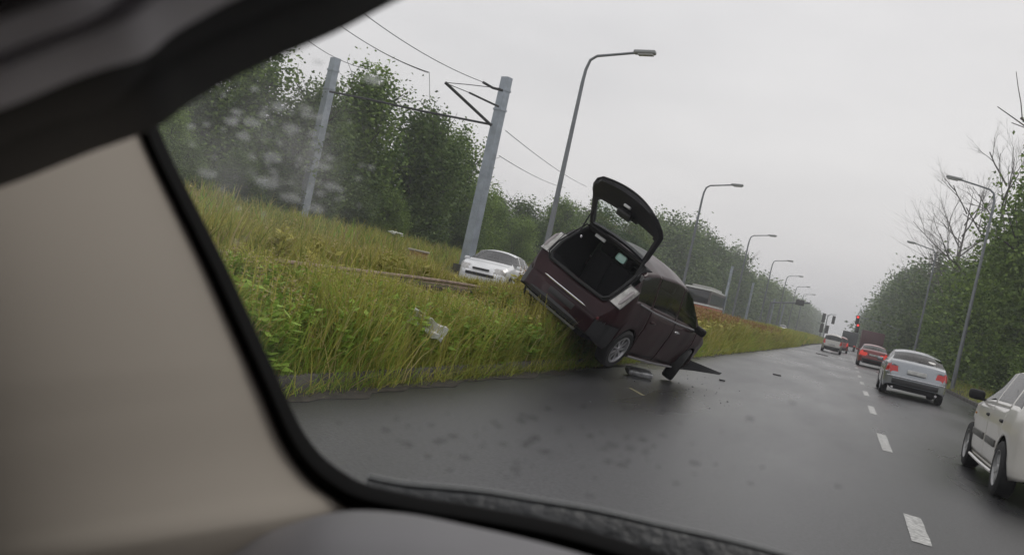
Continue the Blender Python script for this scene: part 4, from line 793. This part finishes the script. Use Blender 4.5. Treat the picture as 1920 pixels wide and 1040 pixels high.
# windscreen with mist and rain drops
wg = bpy.data.materials.new('misted_windscreen'); wg.use_nodes = True; N, L = wg.node_tree.nodes, wg.node_tree.links; N.remove(N['Principled BSDF'])
tr_ = N.new('ShaderNodeBsdfTransparent'); tr_.inputs[0].default_value = (.985, .99, .985, 1); tl = N.new('ShaderNodeBsdfTranslucent'); tl.inputs[0].default_value = (.8, .8, .8, 1)
tcn = N.new('ShaderNodeTexCoord'); nn = N.new('ShaderNodeTexNoise'); nn.inputs['Scale'].default_value = 16; nn.inputs['Detail'].default_value = 3; L.new(tcn.outputs['Object'], nn.inputs['Vector'])
at = N.new('ShaderNodeAttribute'); at.attribute_name = 'mist'; mu = N.new('ShaderNodeMath'); mu.operation = 'MULTIPLY'; rn = N.new('ShaderNodeMapRange'); rn.inputs['From Min'].default_value = .35; rn.inputs['From Max'].default_value = .65; rn.inputs['To Min'].default_value = .5; rn.inputs['To Max'].default_value = 1.3
L.new(nn.outputs['Fac'], rn.inputs['Value']); L.new(rn.outputs[0], mu.inputs[0]); L.new(at.outputs['Fac'], mu.inputs[1]); ms = N.new('ShaderNodeMixShader'); L.new(mu.outputs[0], ms.inputs[0]); L.new(tr_.outputs[0], ms.inputs[1]); L.new(tl.outputs[0], ms.inputs[2]); L.new(ms.outputs[0], N['Material Output'].inputs[0])
nx_, ny_ = 60, 34; rws = []; mist = []
for j in range(ny_ + 1):
    r_ = []
    for i in range(nx_ + 1):
        px, py = 150 + 2000 * i / nx_, -150 + 1350 * j / ny_; r_.append(pF(px, py, .70))
        g1 = math.exp(-(((px - 500) / 130) ** 2 + ((py - 300) / 130) ** 2)); g2 = math.exp(-(((px - 330) / 60) ** 2 + ((py - 230) / 80) ** 2)); g3 = math.exp(-(((px - 620) / 80) ** 2 + ((py - 800) / 60) ** 2)); g4 = math.exp(-(((px - 470) / 60) ** 2 + ((py - 620) / 120) ** 2))
        mist.append(min(.6, .26 * g1 + .16 * g2 + .14 * math.exp(-(((px - 575) / 45) ** 2 + ((py - 250) / 80) ** 2)) + .06 * g3 + .05 * g4))
    rws.append(r_)
scr = MB().grid(rws).build('windscreen', wg, car); ca = scr.data.attributes.new('mist', 'FLOAT', 'POINT'); ca.data.foreach_set('value', mist)
WATER = bpy.data.materials.new('rain_water'); WATER.use_nodes = True; N, L = WATER.node_tree.nodes, WATER.node_tree.links; N.remove(N['Principled BSDF']); gg = N.new('ShaderNodeBsdfRefraction'); gg.inputs['IOR'].default_value = 1.2; gg.inputs['Roughness'].default_value = .1; tw = N.new('ShaderNodeBsdfTranslucent'); tw.inputs[0].default_value = (.9, .92, .95, 1); tp = N.new('ShaderNodeBsdfTransparent'); m1 = N.new('ShaderNodeMixShader'); m1.inputs[0].default_value = .55; m2 = N.new('ShaderNodeMixShader'); m2.inputs[0].default_value = .76; L.new(gg.outputs[0], m1.inputs[1]); L.new(tw.outputs[0], m1.inputs[2]); L.new(m1.outputs[0], m2.inputs[1]); L.new(tp.outputs[0], m2.inputs[2]); L.new(m2.outputs[0], N['Material Output'].inputs[0])
dm = MB(); R = random.Random(5)
def drop(px, py, rpx, asp=1.5):
    c = pF(px, py, .705 + R.uniform(-.0004, .0004)); s = rpx * .705 / FPX; n_ = 12; wob = [R.uniform(.85, 1.15) for _ in range(n_)]; vs = [c + FW * s * .22]; rings = 3
    for j in range(1, rings + 1):
        ph = math.pi / 2 * j / rings
        for k in range(n_): a = 2 * math.pi * k / n_; vs.append(c + FW * s * .22 * math.cos(ph) + (RT * math.cos(a) * asp + UP * math.sin(a)) * s * wob[k] * math.sin(ph))
    fs = [(0, 1 + (k + 1) % n_, 1 + k) for k in range(n_)]
    for j in range(rings - 1):
        for k in range(n_): fs.append((1 + j * n_ + k, 1 + j * n_ + (k + 1) % n_, 1 + (j + 1) * n_ + (k + 1) % n_, 1 + (j + 1) * n_ + k))
    b0 = 1 + (rings - 1) * n_; fs.append(tuple(b0 + k for k in range(n_))); dm.add(vs, fs)
for x, y, s in ((472, 230, 9), (512, 296, 11), (522, 200, 9), (592, 392, 11), (545, 372, 11), (622, 350, 10), (432, 228, 9), (455, 256, 8), (498, 342, 12), (604, 312, 9), (575, 215, 8), (545, 240, 9), (700, 150, 11), (388, 325, 9)): drop(x, y, s * .8, R.uniform(1.8, 2.6))
for k in range(90): drop(R.gauss(510, 90), R.gauss(290, 90), R.choice((1.6, 2.2, 3, 3.6, 5)), R.uniform(1.2, 2.4))
o = dm.build('rain_drops', WATER, scr); o['kind'] = 'stuff'
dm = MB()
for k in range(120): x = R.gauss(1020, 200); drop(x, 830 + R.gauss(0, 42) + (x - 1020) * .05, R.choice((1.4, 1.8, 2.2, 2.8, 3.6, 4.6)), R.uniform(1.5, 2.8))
DARKDROP = bpy.data.materials.new('dark_drop_tint'); DARKDROP.use_nodes = True; N, L = DARKDROP.node_tree.nodes, DARKDROP.node_tree.links; p = N['Principled BSDF']; p.inputs['Base Color'].default_value = (.03, .03, .03, 1); tp = N.new('ShaderNodeBsdfTransparent'); mq = N.new('ShaderNodeMixShader'); mq.inputs[0].default_value = .87; L.new(p.outputs[0], mq.inputs[1]); L.new(tp.outputs[0], mq.inputs[2]); L.new(mq.outputs[0], N['Material Output'].inputs[0])
o = dm.build('dark_drop_specks', DARKDROP, scr); o['kind'] = 'stuff'  # drops tinted dark, in place of the dark refraction seen in them

# ================================================================== HAZE
hz = MB().box((0, 320, 12.5), (1240, 900, 29)).build('haze', None, smooth=False); hz.data.materials.clear()
hm = bpy.data.materials.new('pale_haze'); hm.use_nodes = True; N, L = hm.node_tree.nodes, hm.node_tree.links; N.remove(N['Principled BSDF']); pv = N.new('ShaderNodeVolumePrincipled'); pv.inputs['Color'].default_value = (.95, .97, 1, 1); pv.inputs['Density'].default_value = .0014; pv.inputs['Anisotropy'].default_value = .2
L.new(pv.outputs[0], N['Material Output'].inputs['Volume']); hz.data.materials.append(hm); tag(hz, 'thin rain haze', 'haze', kind='stuff')
